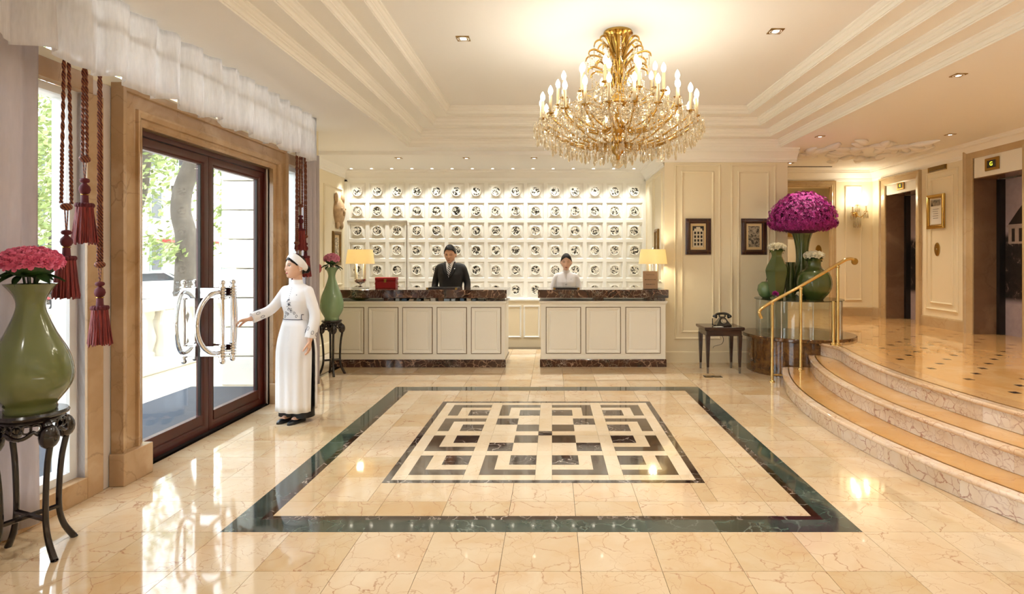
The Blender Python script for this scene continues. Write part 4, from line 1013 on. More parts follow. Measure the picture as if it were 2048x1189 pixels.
def doorpic(t, y0, y1, near):
    box('door_jamb_strip', M['lift_steel'], (6.28, 6.40, y1-.07, y1, FL, 2.66), t); box('door_jamb_strip', M['lift_steel'], (6.28, 6.40, y0, y0+.07, FL, 2.66), t)
    d = box('door_panel', M['lift_print'], (6.36, 6.40, y0+.05, y1-.05, FL, 2.66), t)
    return d
# printed old photograph on the lift doors: pale sky, dark trees, pale ground
nt = NT('lift_print'); co = nt.n('TexCoord').outputs['Object']; sp_ = nt.n('SeparateXYZ'); nt.l(co, sp_.inputs[0])
zf = nt.n('MapRange'); zf.inputs[1].default_value = 0; zf.inputs[2].default_value = 2.2; nt.l(sp_.outputs[2], zf.inputs[0])
tree = nt.ramp(nt.noise(nt.warp(co, 6, .2), 9, 7, .75, .4), [(.38, lin('#120D0B')), (.58, lin('#2E2420')), (.66, lin('#B09A8E'))])
band = nt.ramp(zf.outputs[0], [(.20, 0.0), (.24, 1.0), (.62, 1.0), (.66, 0.0)])
nt.bsdf(nt.mix(band, nt.mix(nt.ramp(nt.noise(co, 14, 5), [(.3, 0.0), (.8, .3)]), lin('#B4A3A6'), lin('#75666A')), tree), .3); M['lift_print'] = nt.m
t1 = lift(7.20, 8.05, 'near lift entrance with stone surround and printed photograph door', 2.96); d1 = doorpic(t1, 7.20, 8.05, True)
t2 = lift(9.31, 10.16, 'far lift entrance with stone surround beside the sconce', 2.84); d2 = doorpic(t2, 9.31, 10.16, False)
# old building print on the near lift door
m = MB(); plain('print_pale', '#A8968C', .4, var=.15, vs=12); plain('print_dark', '#2A201C', .4, var=.2, vs=12)
bx_ = MB().box(6.352, 6.36, 7.27, 7.92, 1.75, 2.02).build('printed_facade', M['print_pale'], d1)
MB().prism([(0, 0)]*3, 0, 0) if False else None
rf = MB().loft([[(xx, 7.27, 2.02), (xx, 7.92, 2.02), (xx, 7.76, 2.20), (xx, 7.66, 2.30), (xx, 7.45, 2.33), (xx, 7.27, 2.33)] for xx in (6.351, 6.36)]).build('printed_roof', M['print_dark'], d1)
for k in range(5):
    MB().box(6.350, 6.352, 7.33+k*.12, 7.38+k*.12, 1.78, 1.96).build('printed_window', M['print_dark'], d1)
MB().box(6.350, 6.352, 7.27, 7.95, 1.98, 2.01).build('printed_cornice', M['print_pale'], d1)
for (y, z, s, w) in ((7.70, 2.83, 1.0, 'near'), (9.72, 2.79, .8, 'far')):
    t = thing('floor_indicator', (5.955, y, z), 'brass lift floor indicator reading G above the %s lift' % w, 'lift indicator', 'lift indicators')
    box('plate', M['brass_dull'], (5.945, 5.964, y-.12*s, y+.12*s, z-.085*s, z+.085*s), t, bevel=.004); box('display', M['black_plastic'], (5.942, 5.946, y-.075*s, y+.075*s, z-.05*s, z+.05*s), t)
    text('lettering', 'G', .075*s, (5.9405, y, z), (R(90), 0, R(-90)), M['led'] if 'led' in M else emis('led', '#E8E43A', 3.0), t)
t = thing('call_plate', (5.958, 8.80, 1.69), 'oval brass lift call plate between the two lifts', 'call button')
MB().lathe([(.001, .010), (.9, .010), (1.0, .004), (1.0, 0)], 32, M=Matrix.Translation((5.958, 8.80, 1.69)) @ Matrix.Rotation(R(-90), 4, 'Y') @ Matrix.Diagonal((.105, .062, 1, 1))).build('plate', M['brass_dull'], t, smooth=40)
MB().ball((5.945, 8.80, 1.69), (.006, .012, .012), 10, 8).build('button', M['chrome'], t, smooth=80)
t = thing('vent_grille', (5.958, 8.80, 3.0), 'bronze slotted vent grille high between the lifts', 'vent')
MB().sweep(rect(-9.0, -8.60, 2.905, 2.985), [(0, 0), (0, .010), (-.012, .010), (-.014, 0)], (5.96, 0, 0), (0, -1, 0), Z, (-1, 0, 0)).build('frame', M['brass_dull'], t)
for k in range(4): box('slat', M['brass_dull'], (5.945, 5.955, 8.612, 8.988, 2.919+.017*k, 2.928+.017*k), t)
box('backing', M['dark_metal'], (5.955, 5.959, 8.61, 8.99, 2.912, 2.978), t)
# gilt certificate between lifts
tp, pic = picture((5.958, 8.82, 2.275), (0, -1, 0), Z, (-1, 0, 0), .40, .53, .055, 'gold framed certificate on the wall between the lifts', 'white_paper', 'gold', pw=.125, ph=.195, rope=False)
MB().box(5.944, 5.9485, 8.71, 8.93, 2.36, 2.46).build('printed_photo', M['photo_b'], tp)
for k in range(5): MB().box(5.9445, 5.9485, 8.75+random.random()*.02, 8.89-random.random()*.02, 2.31-.035*k, 2.315-.035*k).build('print_line', M['ink'], tp)
# beyond the opening: mirrored things modelled as solid ones
props(box('reflected_frame', M['gold'], (4.90, 5.10, 11.96, 11.998, 2.0, 2.20), bevel=.01), 'small gold frame modelled for the mirror reflection beyond the opening', 'picture')
o = MB().lathe([(.001, .012), (.9, .012), (1.0, .0)], 28, M=Matrix.Translation((5.62, 11.998, 1.72)) @ Matrix.Rotation(R(90), 4, 'X') @ Matrix.Diagonal((.065, .11, 1, 1))).build('call_plate', M['brass_dull'], smooth=40)
props(o, 'oval brass call plate modelled for the mirror reflection beyond the opening', 'call button')

# ------------------------------------------------------------------ wall sconce
sx, sy, sz = 5.63, 10.58, 2.36
t = thing('wall_sconce', (sx, sy, sz), 'crystal wall sconce with three lit candle bulbs beside the far lift', 'wall lamp')
MB().lathe([(.001, .03), (.03, .03), (.05, .015), (.055, 0)], 20, (sx, sy, sz), M=Matrix.Rotation(R(90), 4, 'X')).build('wall_plate', M['gold'], t, smooth=40)
for k, (dx, dy, dz) in enumerate(((-.11, -.14, .03), (.13, -.14, .05), (.0, -.08, .17))):
    a = MB().tube(cat_curve([(sx, sy-.02, sz), (sx+dx*.5, sy+dy*.6, sz-.05), (sx+dx, sy+dy, sz+dz-.02), (sx+dx, sy+dy, sz+dz)], 5), .008, 7)
    a.lathe([(.001, -.01), (.035, 0), (.035, .006), (.001, .006)], 14, (sx+dx, sy+dy, sz+dz)); ar = a.build('arm', M['gold'], t, smooth=60)
    MB().lathe([(.014, .006), (.014, .11)], 12, (sx+dx, sy+dy, sz+dz)).build('candle', M['candle_sleeve'], ar, smooth=50)
    MB().lathe([(.008, .11), (.022, .13), (.034, .165), (.03, .195), (.015, .22), (.002, .23)], 14, (sx+dx, sy+dy, sz+dz)).build('bulb', M['bulb'], ar, smooth=80)
    for q in range(6):
        b = 2*PI*q/6; o = link('crystal_drop', drop, t, (sx+dx+.034*math.cos(b), sy+dy+.034*math.sin(b), sz+dz)); o.scale = (1.3, 1.3, 1.7)
    l = bpy.data.lights.new('sconce_light', 'POINT'); l.energy = 2.2; l.color = (1, .88, .64); l.shadow_soft_size = .03
    q = bpy.data.objects.new('sconce_light', l); C.objects.link(q); q.parent = t; q.location = (dx, dy-.05, dz+.25)
for q in range(7):
    b = 2*PI*q/7; o = link('crystal_drop', drop, t, (sx+.05*math.cos(b), sy-.08+.05*math.sin(b), sz-.06)); o.scale = (1.8, 1.8, 2.4)

# ------------------------------------------------------------------ stucco ceiling ornament and slot diffuser
t = thing('ceiling_relief', (4.6, 8.6, CE), 'swirling white stucco relief on the ceiling before the lifts', 'ceiling relief')
random.seed(21)
for k in range(46):
    a = random.random()*2*PI; rr = math.sqrt(random.random()); cx_, cy_ = 4.62+.95*rr*math.cos(a), 8.62+.72*rr*math.sin(a); d0 = random.random()*2*PI; L = random.uniform(.22, .5); cv = random.uniform(-2.2, 2.2)
    pts = []; th = d0; p = Vector((cx_, cy_, CE))
    for i in range(9):
        pts.append(p.copy()); th += cv/8; p = p + Vector((math.cos(th), math.sin(th), 0))*L/8
    pts = [Vector((min(5.80, q.x), q.y, q.z-.012)) for q in pts]
    MB().tube(pts, [.008+.055*math.sin(PI*min(1, (i+.3)/8.2))**1.0 for i in range(9)], 8, squash=1.0).build('leaf_scroll', M['ceiling_white'], t, smooth=60)
for o in t.children: o.scale.z = .8; o.location.z = -.065
o = box('slot_diffuser', M['dark_metal'], (3.62, 4.95, 10.05, 10.09, CE-.008, CE)); props(o, 'narrow dark slot air diffuser in the ceiling before the corridor end', 'vent')
for k in ('bulb', 'spot_lens', 'lamp_bulb', 'led'): M[k].cycles.emission_sampling = 'NONE'   # the lamps beside them carry the light

# ------------------------------------------------------------------ entrance door
dY0, dYm, dY1, dZ = 4.12, 5.07, 6.05, 2.50
DX0 = -3.09           # door plane
d = struct(thing('door_1', (DX0, dYm, 0), 'double glass entrance door with dark red wooden frame', 'door'))
# stone architrave around the door (projecting profile) and its plinth blocks
ARCH = [(0, -.02), (0, .035), (.02, .045), (.05, .045), (.055, .065), (.085, .08), (.10, .08), (.105, .06), (.12, .055), (.20, .055), (.205, .075), (.23, .085), (.25, .085), (.25, 0)]
a_ = MB().sweep([(dY0, .0), (dY0, dZ), (dY1, dZ), (dY1, .0)], ARCH, (-3.0, 0, 0), (0, 1, 0), Z, X, closed=False).build('stone_architrave', M['trim_stone'], d, smooth=25)
for y0, y1 in ((dY0-.27, dY0+.012), (dY1-.012, dY1+.27)):
    box('plinth_block', M['trim_stone'], (-3.0, -2.895, y0, y1, 0, .22), d, bevel=.006)
for y0, y1 in ((dY0-.0, dY0+.03), (dY1-.03, dY1)):
    box('frame_post', M['door_wood'], (DX0-.06, DX0+.05, y0, y1, 0, dZ), d)
box('frame_head', M['door_wood'], (DX0-.06, DX0+.05, dY0, dY1, dZ-.04, dZ), d)
box('threshold', M['dark_metal'], (DX0-.08, DX0+.06, dY0, dY1, 0, .008), d)
def leaf(y0, y1, hand):
    sw, rt, rb = .085, .11, .15
    lf = MB().sweep(rect(y0, y1, .012, dZ-.045), [(0, -.025), (0, .025), (.0, .03), (.03, .035), (.06, .03), (.072, .018), (.085, .015), (.085, -.025)], (DX0, 0, 0), (0, 1, 0), Z, X).build('door_leaf', M['door_wood'], d, smooth=25)
    box('bottom_rail', M['door_wood'], (DX0-.025, DX0+.028, y0+.08, y1-.08, .09, .175), lf, bevel=.004)
    box('black_seal', M['dark_metal'], (DX0-.004, DX0+.016, y0+.080, y0+.095, .17, dZ-.12), lf); box('black_seal', M['dark_metal'], (DX0-.004, DX0+.016, y1-.095, y1-.080, .17, dZ-.12), lf)
    box('glass_pane', M['glass'], (DX0-.004, DX0+.004, y0+.08, y1-.08, .16, dZ-.12), lf)
    return lf
lfA = leaf(dY0+.03, dYm-.003, -1); lfB = leaf(dYm+.003, dY1-.03, 1)
for lf, yb, bow in ((lfA, 4.99, -.25), (lfB, 5.15, .10)):
    sg = 1 if bow > 0 else -1
    for face in (1, -1):
        xb = DX0 + face*(.20 if face > 0 else .14)
        for z in (1.245, .735):
            box('handle_bracket', M['chrome'], (min(DX0+face*.02, xb), max(DX0+face*.02, xb), yb-.028, yb+.028, z-.045, z+.045), lf, bevel=.004)
            m = MB()
            for k in range(5): m.lathe([(.022, -.009), (.030, -.006), (.030, .006), (.022, .009)], 14, (xb, yb, z-.05+.025*k))
            m.build('ribbed_sleeve', M['chrome'], lf, smooth=40)
        MB().tube([(xb, yb, .655), (xb, yb, 1.325)], .0165, 12).build('handle_bar', M['chrome'], lf, smooth=60)
        for z in (1.335, .645): MB().ball((xb, yb, z), .024, 14, 10).build('ball_end', M['chrome'], lf, smooth=90)
        pts = [(xb-face*.03*math.sin(PI*k/20)-face*.02, yb+sg*.03+bow*(1 if face > 0 else .6)*math.sin(PI*k/20), .99+.265*math.cos(PI*k/20)) for k in range(21)]
        MB().tube(pts, .019, 10).build('handle_arc', M['chrome'], lf, smooth=60)

# ------------------------------------------------------------------ tall side windows
def window(n, y0, y1, zt=2.62):
    w = struct(thing('window_%d' % n, (-3.1, (y0+y1)/2, .13), 'tall fixed window beside the entrance', 'window'))
    MB().sweep(rect(y0, y1, .14, zt), [(0, -.05), (0, .06), (.05, .06), (.055, .04), (.055, -.05)], (-3.12, 0, 0), (0, 1, 0), Z, X).build('window_frame', M['white_pvc'], w)
    box('glass_pane', M['glass'], (-3.126, -3.118, y0+.04, y1-.04, .18, zt-.04), w)
    box('window_sill', M['trim_stone'], (-3.06, -2.985, y0, y1, 0.0, .14), w, bevel=.004)
    box('window_head', M['trim_stone'], (-3.06, -2.99, y0-.05, y1+.05, zt, zt+.12), w, bevel=.004)
    box('stone_reveal', M['trim_stone'], (-3.06, -2.985, y1, y1+.13, 0, zt), w, bevel=.006); box('stone_reveal', M['trim_stone'], (-3.06, -2.985, y0-.13, y0, 0, zt), w, bevel=.006)
window(1, 2.05, 3.66); window(2, 6.46, 6.88); window(3, -2.9, .35)  # the last one is out of view, added to let in more daylight
box('mullion_wall', M['trim_stone'], (-3.34, -3.005, .95, 1.92, .13, 2.72), wl)

# ------------------------------------------------------------------ sheer curtains, gathered valance
def curtain(name, x, y0, y1, z0, z1, folds, amp, label, cat, wob=.0, nz=14, zb=None, mat='sheer_white', gather=1.0):
    n = int(folds*10); rings = []
    random.seed(hash(name) % 1000 if False else int(abs(y0*100)))
    ph = [random.uniform(-.5, .5) for _ in range(n+1)]
    for j in range(nz+1):
        v = j/nz; row = []
        for i in range(n+1):
            u = i/n; y = y0+(y1-y0)*u
            a = amp*(gather*(1-v)+v) if z1 > z0 else amp
            xx = x + a*math.sin(2*PI*folds*u + .8*math.sin(7*u)+ .4*v) + a*.35*math.sin(2*PI*folds*2.3*u + 1.3)
            zz = z1 + (z0-z1)*v + (wob*math.sin(2*PI*folds*.5*u+.6)*v if wob else 0)
            row.append((xx, y + .012*math.sin(9*u*PI+3*v), zz))
        rings.append(row)
    o = MB().loft(rings, caps=False, closed=False).build(name, M[mat], smooth=170)
    s = o.modifiers.new('cloth', 'SOLIDIFY'); s.thickness = .0015
    return props(o, label, cat)
curtain('curtain', -2.955, 1.60, 3.27, .03, CE, 8, .022, 'sheer white floor length curtain behind the near vase', 'curtain', mat='sheer_curtain')
curtain('curtain', -2.875, 6.58, 6.97, .02, 2.80, 3.5, .04, 'narrow sheer white curtain beyond the doorwoman', 'curtain', mat='sheer_curtain')
curtain('valance', -2.735, 1.0, 6.56, 2.665, CE-.005, 22, .045, 'gathered sheer white valance hanging over the entrance', 'valance', wob=.025, nz=10, gather=.75)
# hem band of the valance is the same cloth; closing piece at its far end
curtain('valance_return', -2.74, 6.565, 6.60, 2.68, CE-.005, 1, .02, 'short end fold of the sheer white valance', 'valance', nz=6)

# ------------------------------------------------------------------ tasselled tie ropes
t = NT('rope_red'); co = t.coord(); wv = t.n('TexWave'); wv.inputs['Scale'].default_value = 28; wv.bands_direction = 'DIAGONAL'; t.l(co, wv.inputs['Vector'])
t.bsdf(t.mix(t.ramp(wv.outputs['Fac'], [(.3, 0.0), (.6, 1.0)]), lin('#4A1210'), lin('#8A4C28')), .6); M['rope_red'] = t.m
t = NT('tassel_red'); co = t.coord(scale=(1, 1, .04)); t.bsdf(t.mix(t.ramp(t.noise(co, 90, 3), [(.35, 0.0), (.65, 1.0)]), lin('#5A1014'), lin('#96302A')), .6); M['tassel_red'] = t.m
plain('tassel_dark', '#5A0E1C', .7, var=.15, vs=40)
def twist(m, path, r=.0075, turns=60):
    P = [Vector(p) for p in path]; L = sum((P[i+1]-P[i]).length for i in range(len(P)-1)); N = int(L/.012)
    for s in (0, PI):
        pts = []
        for i in range(N+1):
            u = i/N*(len(P)-1); k = min(int(u), len(P)-2); c = P[k].lerp(P[k+1], u-k); a = i*.9 + s
            pts.append(c + Vector((math.cos(a), math.sin(a), 0))*r*.62)
        m.tube(pts, r*.72, 5)
def tassel(x, y, zk, zb, label, grp, spread=.012, s=1.0, ztop=2.98):
    t = thing('curtain_tassel', (x, y, zb), label, 'tassel', grp)
    m = MB()
    for dx, dy in ((-spread*.5, -spread*2.0), (spread*.5, spread*2.0)):
        twist(m, [(x+dx*.4, y+dy*.3, ztop), (x+dx, y+dy, zk+.35), (x+dx*1.3, y+dy*1.2, zk+.02)], .008*s)
    o = m.build('rope', M['rope_red'], t, smooth=70)
    kz = zk
    MB().ball((x, y, kz), (.028*s, .034*s, .022*s), 12, 8).build('knot', M['rope_red'], t, smooth=80)
    hh = kz - zb; fr = min(.24*s, hh*.5); top = zb + fr
    m = MB()
    for dy in (-.008, .008): m.tube([(x, y+dy*1.4, kz-.01), (x, y+dy*.3, top+.16*s)], .0035, 5)
    m.build('loop', M['rope_red'], t, smooth=70)
    MB().lathe([(.010*s, .165*s), (.022*s, .160*s), (.026*s, .150*s), (.022*s, .140*s), (.010*s, .135*s), (.014*s, .128*s), (.026*s, .115*s), (.030*s, .095*s), (.024*s, .075*s), (.014*s, .068*s), (.018*s, .062*s), (.020*s, .02*s), (.026*s, .0)], 18, (x, y, top)).build('turned_head', M['tassel_dark'], t, smooth=60)
    MB().lathe([(.0195*s, .0), (.022*s, .003*s), (.0195*s, .006*s)], 16, (x, y, top+.062*s), caps=False).build('gilt_ring', M['gold'], t, smooth=60)
    # bullion ruff and fringe
    m = MB()
    for k in range(16):
        a = 2*PI*k/16; m.ball((x+.038*s*math.cos(a), y+.038*s*math.sin(a), top), (.013*s, .013*s, .015*s), 7, 5)
    q = m.build('ruff', M['tassel_dark'], t, smooth=80)
    m = MB(); random.seed(int(zb*1000))
    for k in range(58):
        a = 2*PI*k/58; r0 = .040*s*random.uniform(.85, 1.0); r1 = .060*s*random.uniform(.82, 1.08); zz = zb + random.uniform(0, .022)
        m.tube([(x+r0*math.cos(a), y+r0*math.sin(a), top), (x+(r0*.5+r1*.5)*math.cos(a), y+(r0*.5+r1*.5)*math.sin(a), (top+zz)/2), (x+r1*math.cos(a), y+r1*math.sin(a), zz)], .0042*s, 5)
    f = m.build('fringe', M['tassel_red'], t, smooth=70); f['kind'] = 'stuff'
    MB().lathe([(.034*s, 0), (.052*s, -fr*.93), (.001, -fr*.93)], 20, (x, y, top-.002)).build('fringe_core', M['tassel_red'], t, smooth=60)
o = MB().tube([(-2.825, 1.2, 2.99), (-2.825, 6.62, 2.99)], .014, 10).build('curtain_rod', M['brass_dull'], smooth=60)
props(o, 'brass curtain rod behind the valance carrying the tassel ropes', 'curtain rod')
for yy in (1.3, 4.0, 6.5): MB().box(-3.0, -2.82, yy-.01, yy+.01, 2.98, 3.0).build('rod_bracket', M['brass_dull'], o)
g1 = 'tassels by the near window'; g2 = 'tassels by the far curtain'
tassel(-2.825, 3.31, 1.85, 1.31, 'dark red tassel on a long rope, leftmost by the near window', g1, .011)
tassel(-2.825, 3.44, 2.15, 1.63, 'dark red tassel hanging highest by the near window', g1, .005)
tassel(-2.825, 3.555, 1.51, 1.00, 'dark red tassel hanging lowest by the near window', g1, .004)
tassel(-2.825, 6.30, 1.72, 1.20, 'red tassel rope hanging directly behind the doorwoman', g2, .006)
tassel(-2.825, 6.40, 2.14, 1.63, 'red tassel hanging higher beside the far curtain', g2, .010)
tassel(-2.825, 6.52, 1.80, 1.33, 'red tassel hanging lower beside the far curtain', g2, .007)

# ------------------------------------------------------------------ the street outside
plain('street', '#A8A39C', .8, var=.08, vs=.6); plain('forecourt', '#C9BCA8', .6, var=.08, vs=1.2); plain('white_stone', '#E9E4D8', .7, var=.06, vs=2)
plain('mat_blue', '#2C3644', .8, var=.15, vs=30, bump=.3); plain('bark', '#4C443A', .85, var=.35, vs=5, bump=.6); plain('foliage', '#7F8F50', .7, var=.25, vs=5); plain('far_wall', '#C9C0B2', .8, var=.05, vs=1)
plain('far_roof', '#B98A70', .8, var=.1); plain('shutter', '#7A8A84', .6, var=.1); plain('car_white', '#D8D8D6', .2, coat=.6, var=.02); plain('car_glass', '#2A3036', .08, coat=.3, var=0); plain('tyre', '#1A1A1C', .8, var=.05); plain('bike_red', '#A81E20', .3, coat=.4, var=.05)
fc = struct(box('ground_forecourt', M['forecourt'], (-5.8, -3.1, -4, 10.6, -.3, -.012))); fc['label'] = 'paved forecourt outside the entrance'
sg = struct(box('ground_street', M['street'], (-70, -5.8, -30, 90, -.9, -.55))); sg['label'] = 'pale street beyond the balustrade'
o = box('door_mat', M['mat_blue'], (-4.36, -3.18, 3.0, 6.88, -.012, .0)); props(o, 'large dark blue grey mat outside the entrance door', 'mat')
# balustrade
bX = -5.5; by0, by1 = 3.0, 9.9
t = thing('balustrade', (bX, 6.5, -.012), 'white stone balustrade along the forecourt', 'balustrade')
MB().sweep([(by0, 0), (by1, 0)], [(0, 0)], (0, 0, 0), X, Z, X, closed=False) if False else None
box('plinth', M['white_stone'], (bX-.16, bX+.16, by0, by1, -.012, .20), t, bevel=.02); box('handrail', M['white_stone'], (bX-.16, bX+.16, by0, by1, .83, .98), t, bevel=.025)
bal = MB().lathe([(.07, 0), (.07, .05), (.045, .07), (.05, .10), (.082, .22), (.085, .28), (.06, .38), (.042, .46), (.04, .50), (.06, .53), (.06, .55), (.07, .57), (.07, .63)], 14).mesh('baluster', M['white_stone'], 50)
y = by0+.3
while y < by1-.2:
    link('baluster', bal, t, (bX, y, .20)); y += .235
for y in (5.35, 8.05): box('pier', M['white_stone'], (bX-.15, bX+.15, y-.21, y+.21, .20, .83), t)
# rusticated hotel wall closing the forecourt
t = thing('facade_pier', (-3.62, 7.08, 0), 'white rusticated stone pier of the facade beyond the right door leaf', 'building')
for k in range(11):
    box('stone_block', M['white_stone'], (-4.06, -3.22, 6.98, 7.19, -.012+k*.36, .338+k*.36), t, bevel=.016)
# street trees
def leaf_cloud(m, c, r, n, s):
    for _ in range(n):
        d = Vector((random.gauss(0, 1), random.gauss(0, 1), random.gauss(0, 1)*.7)).normalized()*r*random.random()**.4; p = Vector(c)+d
        q = Vector((random.gauss(0, 1), random.gauss(0, 1), random.gauss(0, 1)+.8)).normalized(); u = q.orthogonal().normalized()*s*random.uniform(.6, 1.2); v = q.cross(u).normalized()*s*.5
        m.add([p-u, p-v, p+u, p+v], [(0, 1, 2, 3)])
random.seed(5)
def street_tree(base, pts, rad, branches, clouds, label, ls=.10):
    t = thing('street_tree', base, label, 'tree', 'street trees')
    tk = MB().tube(cat_curve(pts, 8), [rad*(1.15-.45*i/(len(pts)*8-7)) for i in range((len(pts)-1)*8+1)], 12).build('trunk', M['bark'], t, smooth=70)
    for b in branches: MB().tube(cat_curve(b, 5), [rad*.42*(1-.65*i/((len(b)-1)*5)) for i in range((len(b)-1)*5+1)], 8).build('branch', M['bark'], t, smooth=70)
    m = MB()
    for c, r, n in clouds: leaf_cloud(m, c, r, int(n*2.2), ls)
    o = m.build('foliage', M['foliage'], t); o['kind'] = 'stuff'
Y = 11.6
def q(x, y, Yd=Y): return px(x, y, Yd)
street_tree((q(375, 560).x, Y, -.55), [Vector((q(372, 600).x, Y, -.56)), q(372, 590), q(374, 520), q(372, 470), q(362, 425), q(366, 380), q(384, 330), q(402, 280), q(430, 180)], .20,
            [[q(366, 425), q(352, 400), q(345, 372)], [q(386, 330), q(360, 310), q(320, 290)], [q(402, 285), q(440, 250), q(500, 230)]],
            [(q(305, 485, 12.3), .55, 60), (q(335, 500, 12.3), .45, 50), (q(415, 480, 12.3), .6, 60), (q(320, 270, 12.4), 1.2, 150), (q(430, 250, 12.4), 1.4, 200), (q(480, 350, 12.3), .8, 90), (q(455, 430, 12.3), .45, 40), (q(270, 250, 12.4), 1.2, 110), (q(340, 505, 11.2), .3, 24)], 'leaning street tree with a thick grey trunk seen through the door', .075)
Y2 = 17.0
street_tree((px(262, 560, Y2).x, Y2, -.55), [Vector((px(262, 560, Y2).x, Y2, -.56)), px(262, 520, Y2), px(268, 430, Y2), px(283, 380, Y2), px(290, 330, Y2), px(303, 260, Y2)], .19,
            [[px(290, 330, Y2), px(270, 300, Y2), px(250, 270, Y2)]], [(px(250, 300, Y2), 2.4, 420), (px(300, 350, Y2), 1.5, 180), (px(130, 330, Y2), 2.6, 420), (px(100, 420, Y2), 2.0, 260)], 'slender dark street tree farther off at the left of the door', .11)
Y3 = 26.0
street_tree((px(110, 560, Y3).x, Y3, -.55), [Vector((px(110, 560, Y3).x, Y3, -.56)), px(110, 500, Y3), px(118, 400, Y3), px(112, 300, Y3)], .26, [], [(px(120, 330, Y3), 4.0, 600), (px(150, 450, Y3), 2.2, 260), (px(95, 250, Y3), 4.0, 500)], 'pale leafy street tree seen through the near window', .17)
# buildings across the street
def far_building(x0, x1, y0, y1, h, label, nx, nz, mat='far_wall', side='x'):
    t = thing('street_building', ((x0+x1)/2, (y0+y1)/2, -.55), label, 'building', 'buildings across the street')
    box('walls', M[mat], (x0, x1, y0, y1, -.55, h), t); box('roof', M['far_roof'], (x0-.3, x1+.3, y0-.3, y1+.3, h, h+.5), t, bevel=.1)
    for j in range(nz):
        for i in range(nx):
            yy = y0 + (y1-y0)*(i+.5)/nx; z = .2 + 3.4*j
            wn = box('window', M['shutter'], (x1, x1+.06, yy-.6, yy+.6, z+.4, z+2.5), t); box('pane', M['car_glass'], (x1+.06, x1+.08, yy-.42, yy+.42, z+.6, z+2.3), wn)
        xx = x0
    for j in range(nz):
        for i in range(max(2, nx//2)):
            xx = x0 + (x1-x0)*(i+.5)/max(2, nx//2); z = .2+3.4*j
            wn = box('window', M['shutter'], (xx-.6, xx+.6, y0-.06, y0, z+.4, z+2.5), t); box('pane', M['car_glass'], (xx-.42, xx+.42, y0-.08, y0-.06, z+.6, z+2.3), wn)
    box('awning', M['bike_red'], (x1, x1+1.2, y0+1, y0+(y1-y0)*.4, 2.6, 2.8), t)
far_building(-41, -32, 22, 34, 10, 'pale building across the street at the left', 5, 3)
far_building(-34, -26, 36, 52, 12, 'cream building across the street with red awning behind the tree', 6, 3)
far_building(-26, -14, 56, 66, 11, 'white building closing the end of the street', 6, 3)
far_building(-50, -38, 4, 20, 9, 'low pale building far left across the street', 6, 2)
# car
cx, cy = -20.6, 29.0
t = thing('parked_car', (cx, cy, -.55), 'white saloon car parked on the street behind the tree', 'car')
def carM(): return Matrix.Translation((cx, cy, -.55)) @ Matrix.Rotation(R(32), 4, 'Z')
def sect(pts, w0): return pts
prof = [(-2.2, .35), (-2.25, .62), (-2.1, .82), (-1.2, .92), (-.55, 1.38), (.75, 1.42), (1.45, .98), (2.05, .90), (2.2, .70), (2.2, .35)]
m = MB(); m.loft([[(x, -.85*s, z) for x, z in prof] for s in (-1, -.92, .92, 1)]); m.xf(carM()).build('body', M['car_white'], t, bevel=.06, smooth=40)
gp = [(-1.08, .94), (-.52, 1.33), (.72, 1.37), (1.32, .98)]
for s in (-1, 1):
    mm_ = MB(); mm_.loft([[(x, s*.852, z) for x, z in gp], [(x, s*.862, z) for x, z in gp]]); mm_.xf(carM()).build('side_window', M['car_glass'], t)
for pts in ([(-1.15, .95), (-.56, 1.375)], [(1.42, 1.0), (.78, 1.40)]):
    a, b = pts; k = -.02 if a[0] < 0 else .02
    mm_ = MB(); mm_.loft([[(a[0]+k, -.74, a[1]+.01), (a[0]+k, .74, a[1]+.01), (b[0]+k, .64, b[1]), (b[0]+k, -.64, b[1])], [(a[0], -.74, a[1]), (a[0], .74, a[1]), (b[0], .64, b[1]-.01), (b[0], -.64, b[1]-.01)]]); mm_.xf(carM()).build('windscreen', M['car_glass'], t)
for x in (-1.4, 1.4):
    for s in (-1, 1):
        MB().lathe([(.001, -.1), (.31, -.1), (.33, -.07), (.33, .07), (.31, .1), (.001, .1)], 20, M=carM() @ Matrix.Translation((x, s*.80, .33)) @ Matrix.Rotation(R(90), 4, 'X')).build('wheel', M['tyre'], t, smooth=40)
for s in (-1, 1):
    MB().box(-2.27, -2.2, s*.6-.15, s*.6+.15, .6, .74).xf(carM()).build('headlight', M['chrome'], t); MB().box(2.16, 2.22, s*.65-.12, s*.65+.12, .66, .8).xf(carM()).build('tail_light', M['bike_red'], t)
MB().box(-2.28, -2.2, -.8, .8, .35, .5).xf(carM()).build('bumper', M['dark_metal'], t, bevel=.03)
# motorbike
t = thing('motorbike', (px(124, 610, 22.5).x, 22.5, -.55), 'parked red motorbike seen through the near window', 'motorcycle')
def bM(): return Matrix.Translation((px(124, 610, 22.5).x, 22.5, -.55)) @ Matrix.Rotation(R(15), 4, 'Z')
for x in (-.62, .62):
    w = MB()
    w.tube([(x+.27*math.cos(a), 0, .28+.27*math.sin(a)) for a in [2*PI*k/24 for k in range(25)]], .035, 8, caps=False); w.xf(bM()); wh = w.build('wheel', M['tyre'], t, smooth=60)
    s_ = MB()
    for k in range(6): a = PI*k/6; s_.tube([(x-.25*math.cos(a), 0, .28-.25*math.sin(a)), (x+.25*math.cos(a), 0, .28+.25*math.sin(a))], .008, 5)
    s_.xf(bM()).build('spokes', M['grey_metal'], wh)
MB().tube(cat_curve([(-.25, 0, .45), (0, 0, .42), (.25, 0, .55), (.42, 0, .80)], 5), .09, 8).xf(bM()).build('body', M['bike_red'], t, smooth=60)
MB().ball((-.22, 0, .74), (.42, .11, .07), 12, 8).xf(bM()).build('seat', M['tyre'], t, smooth=80)
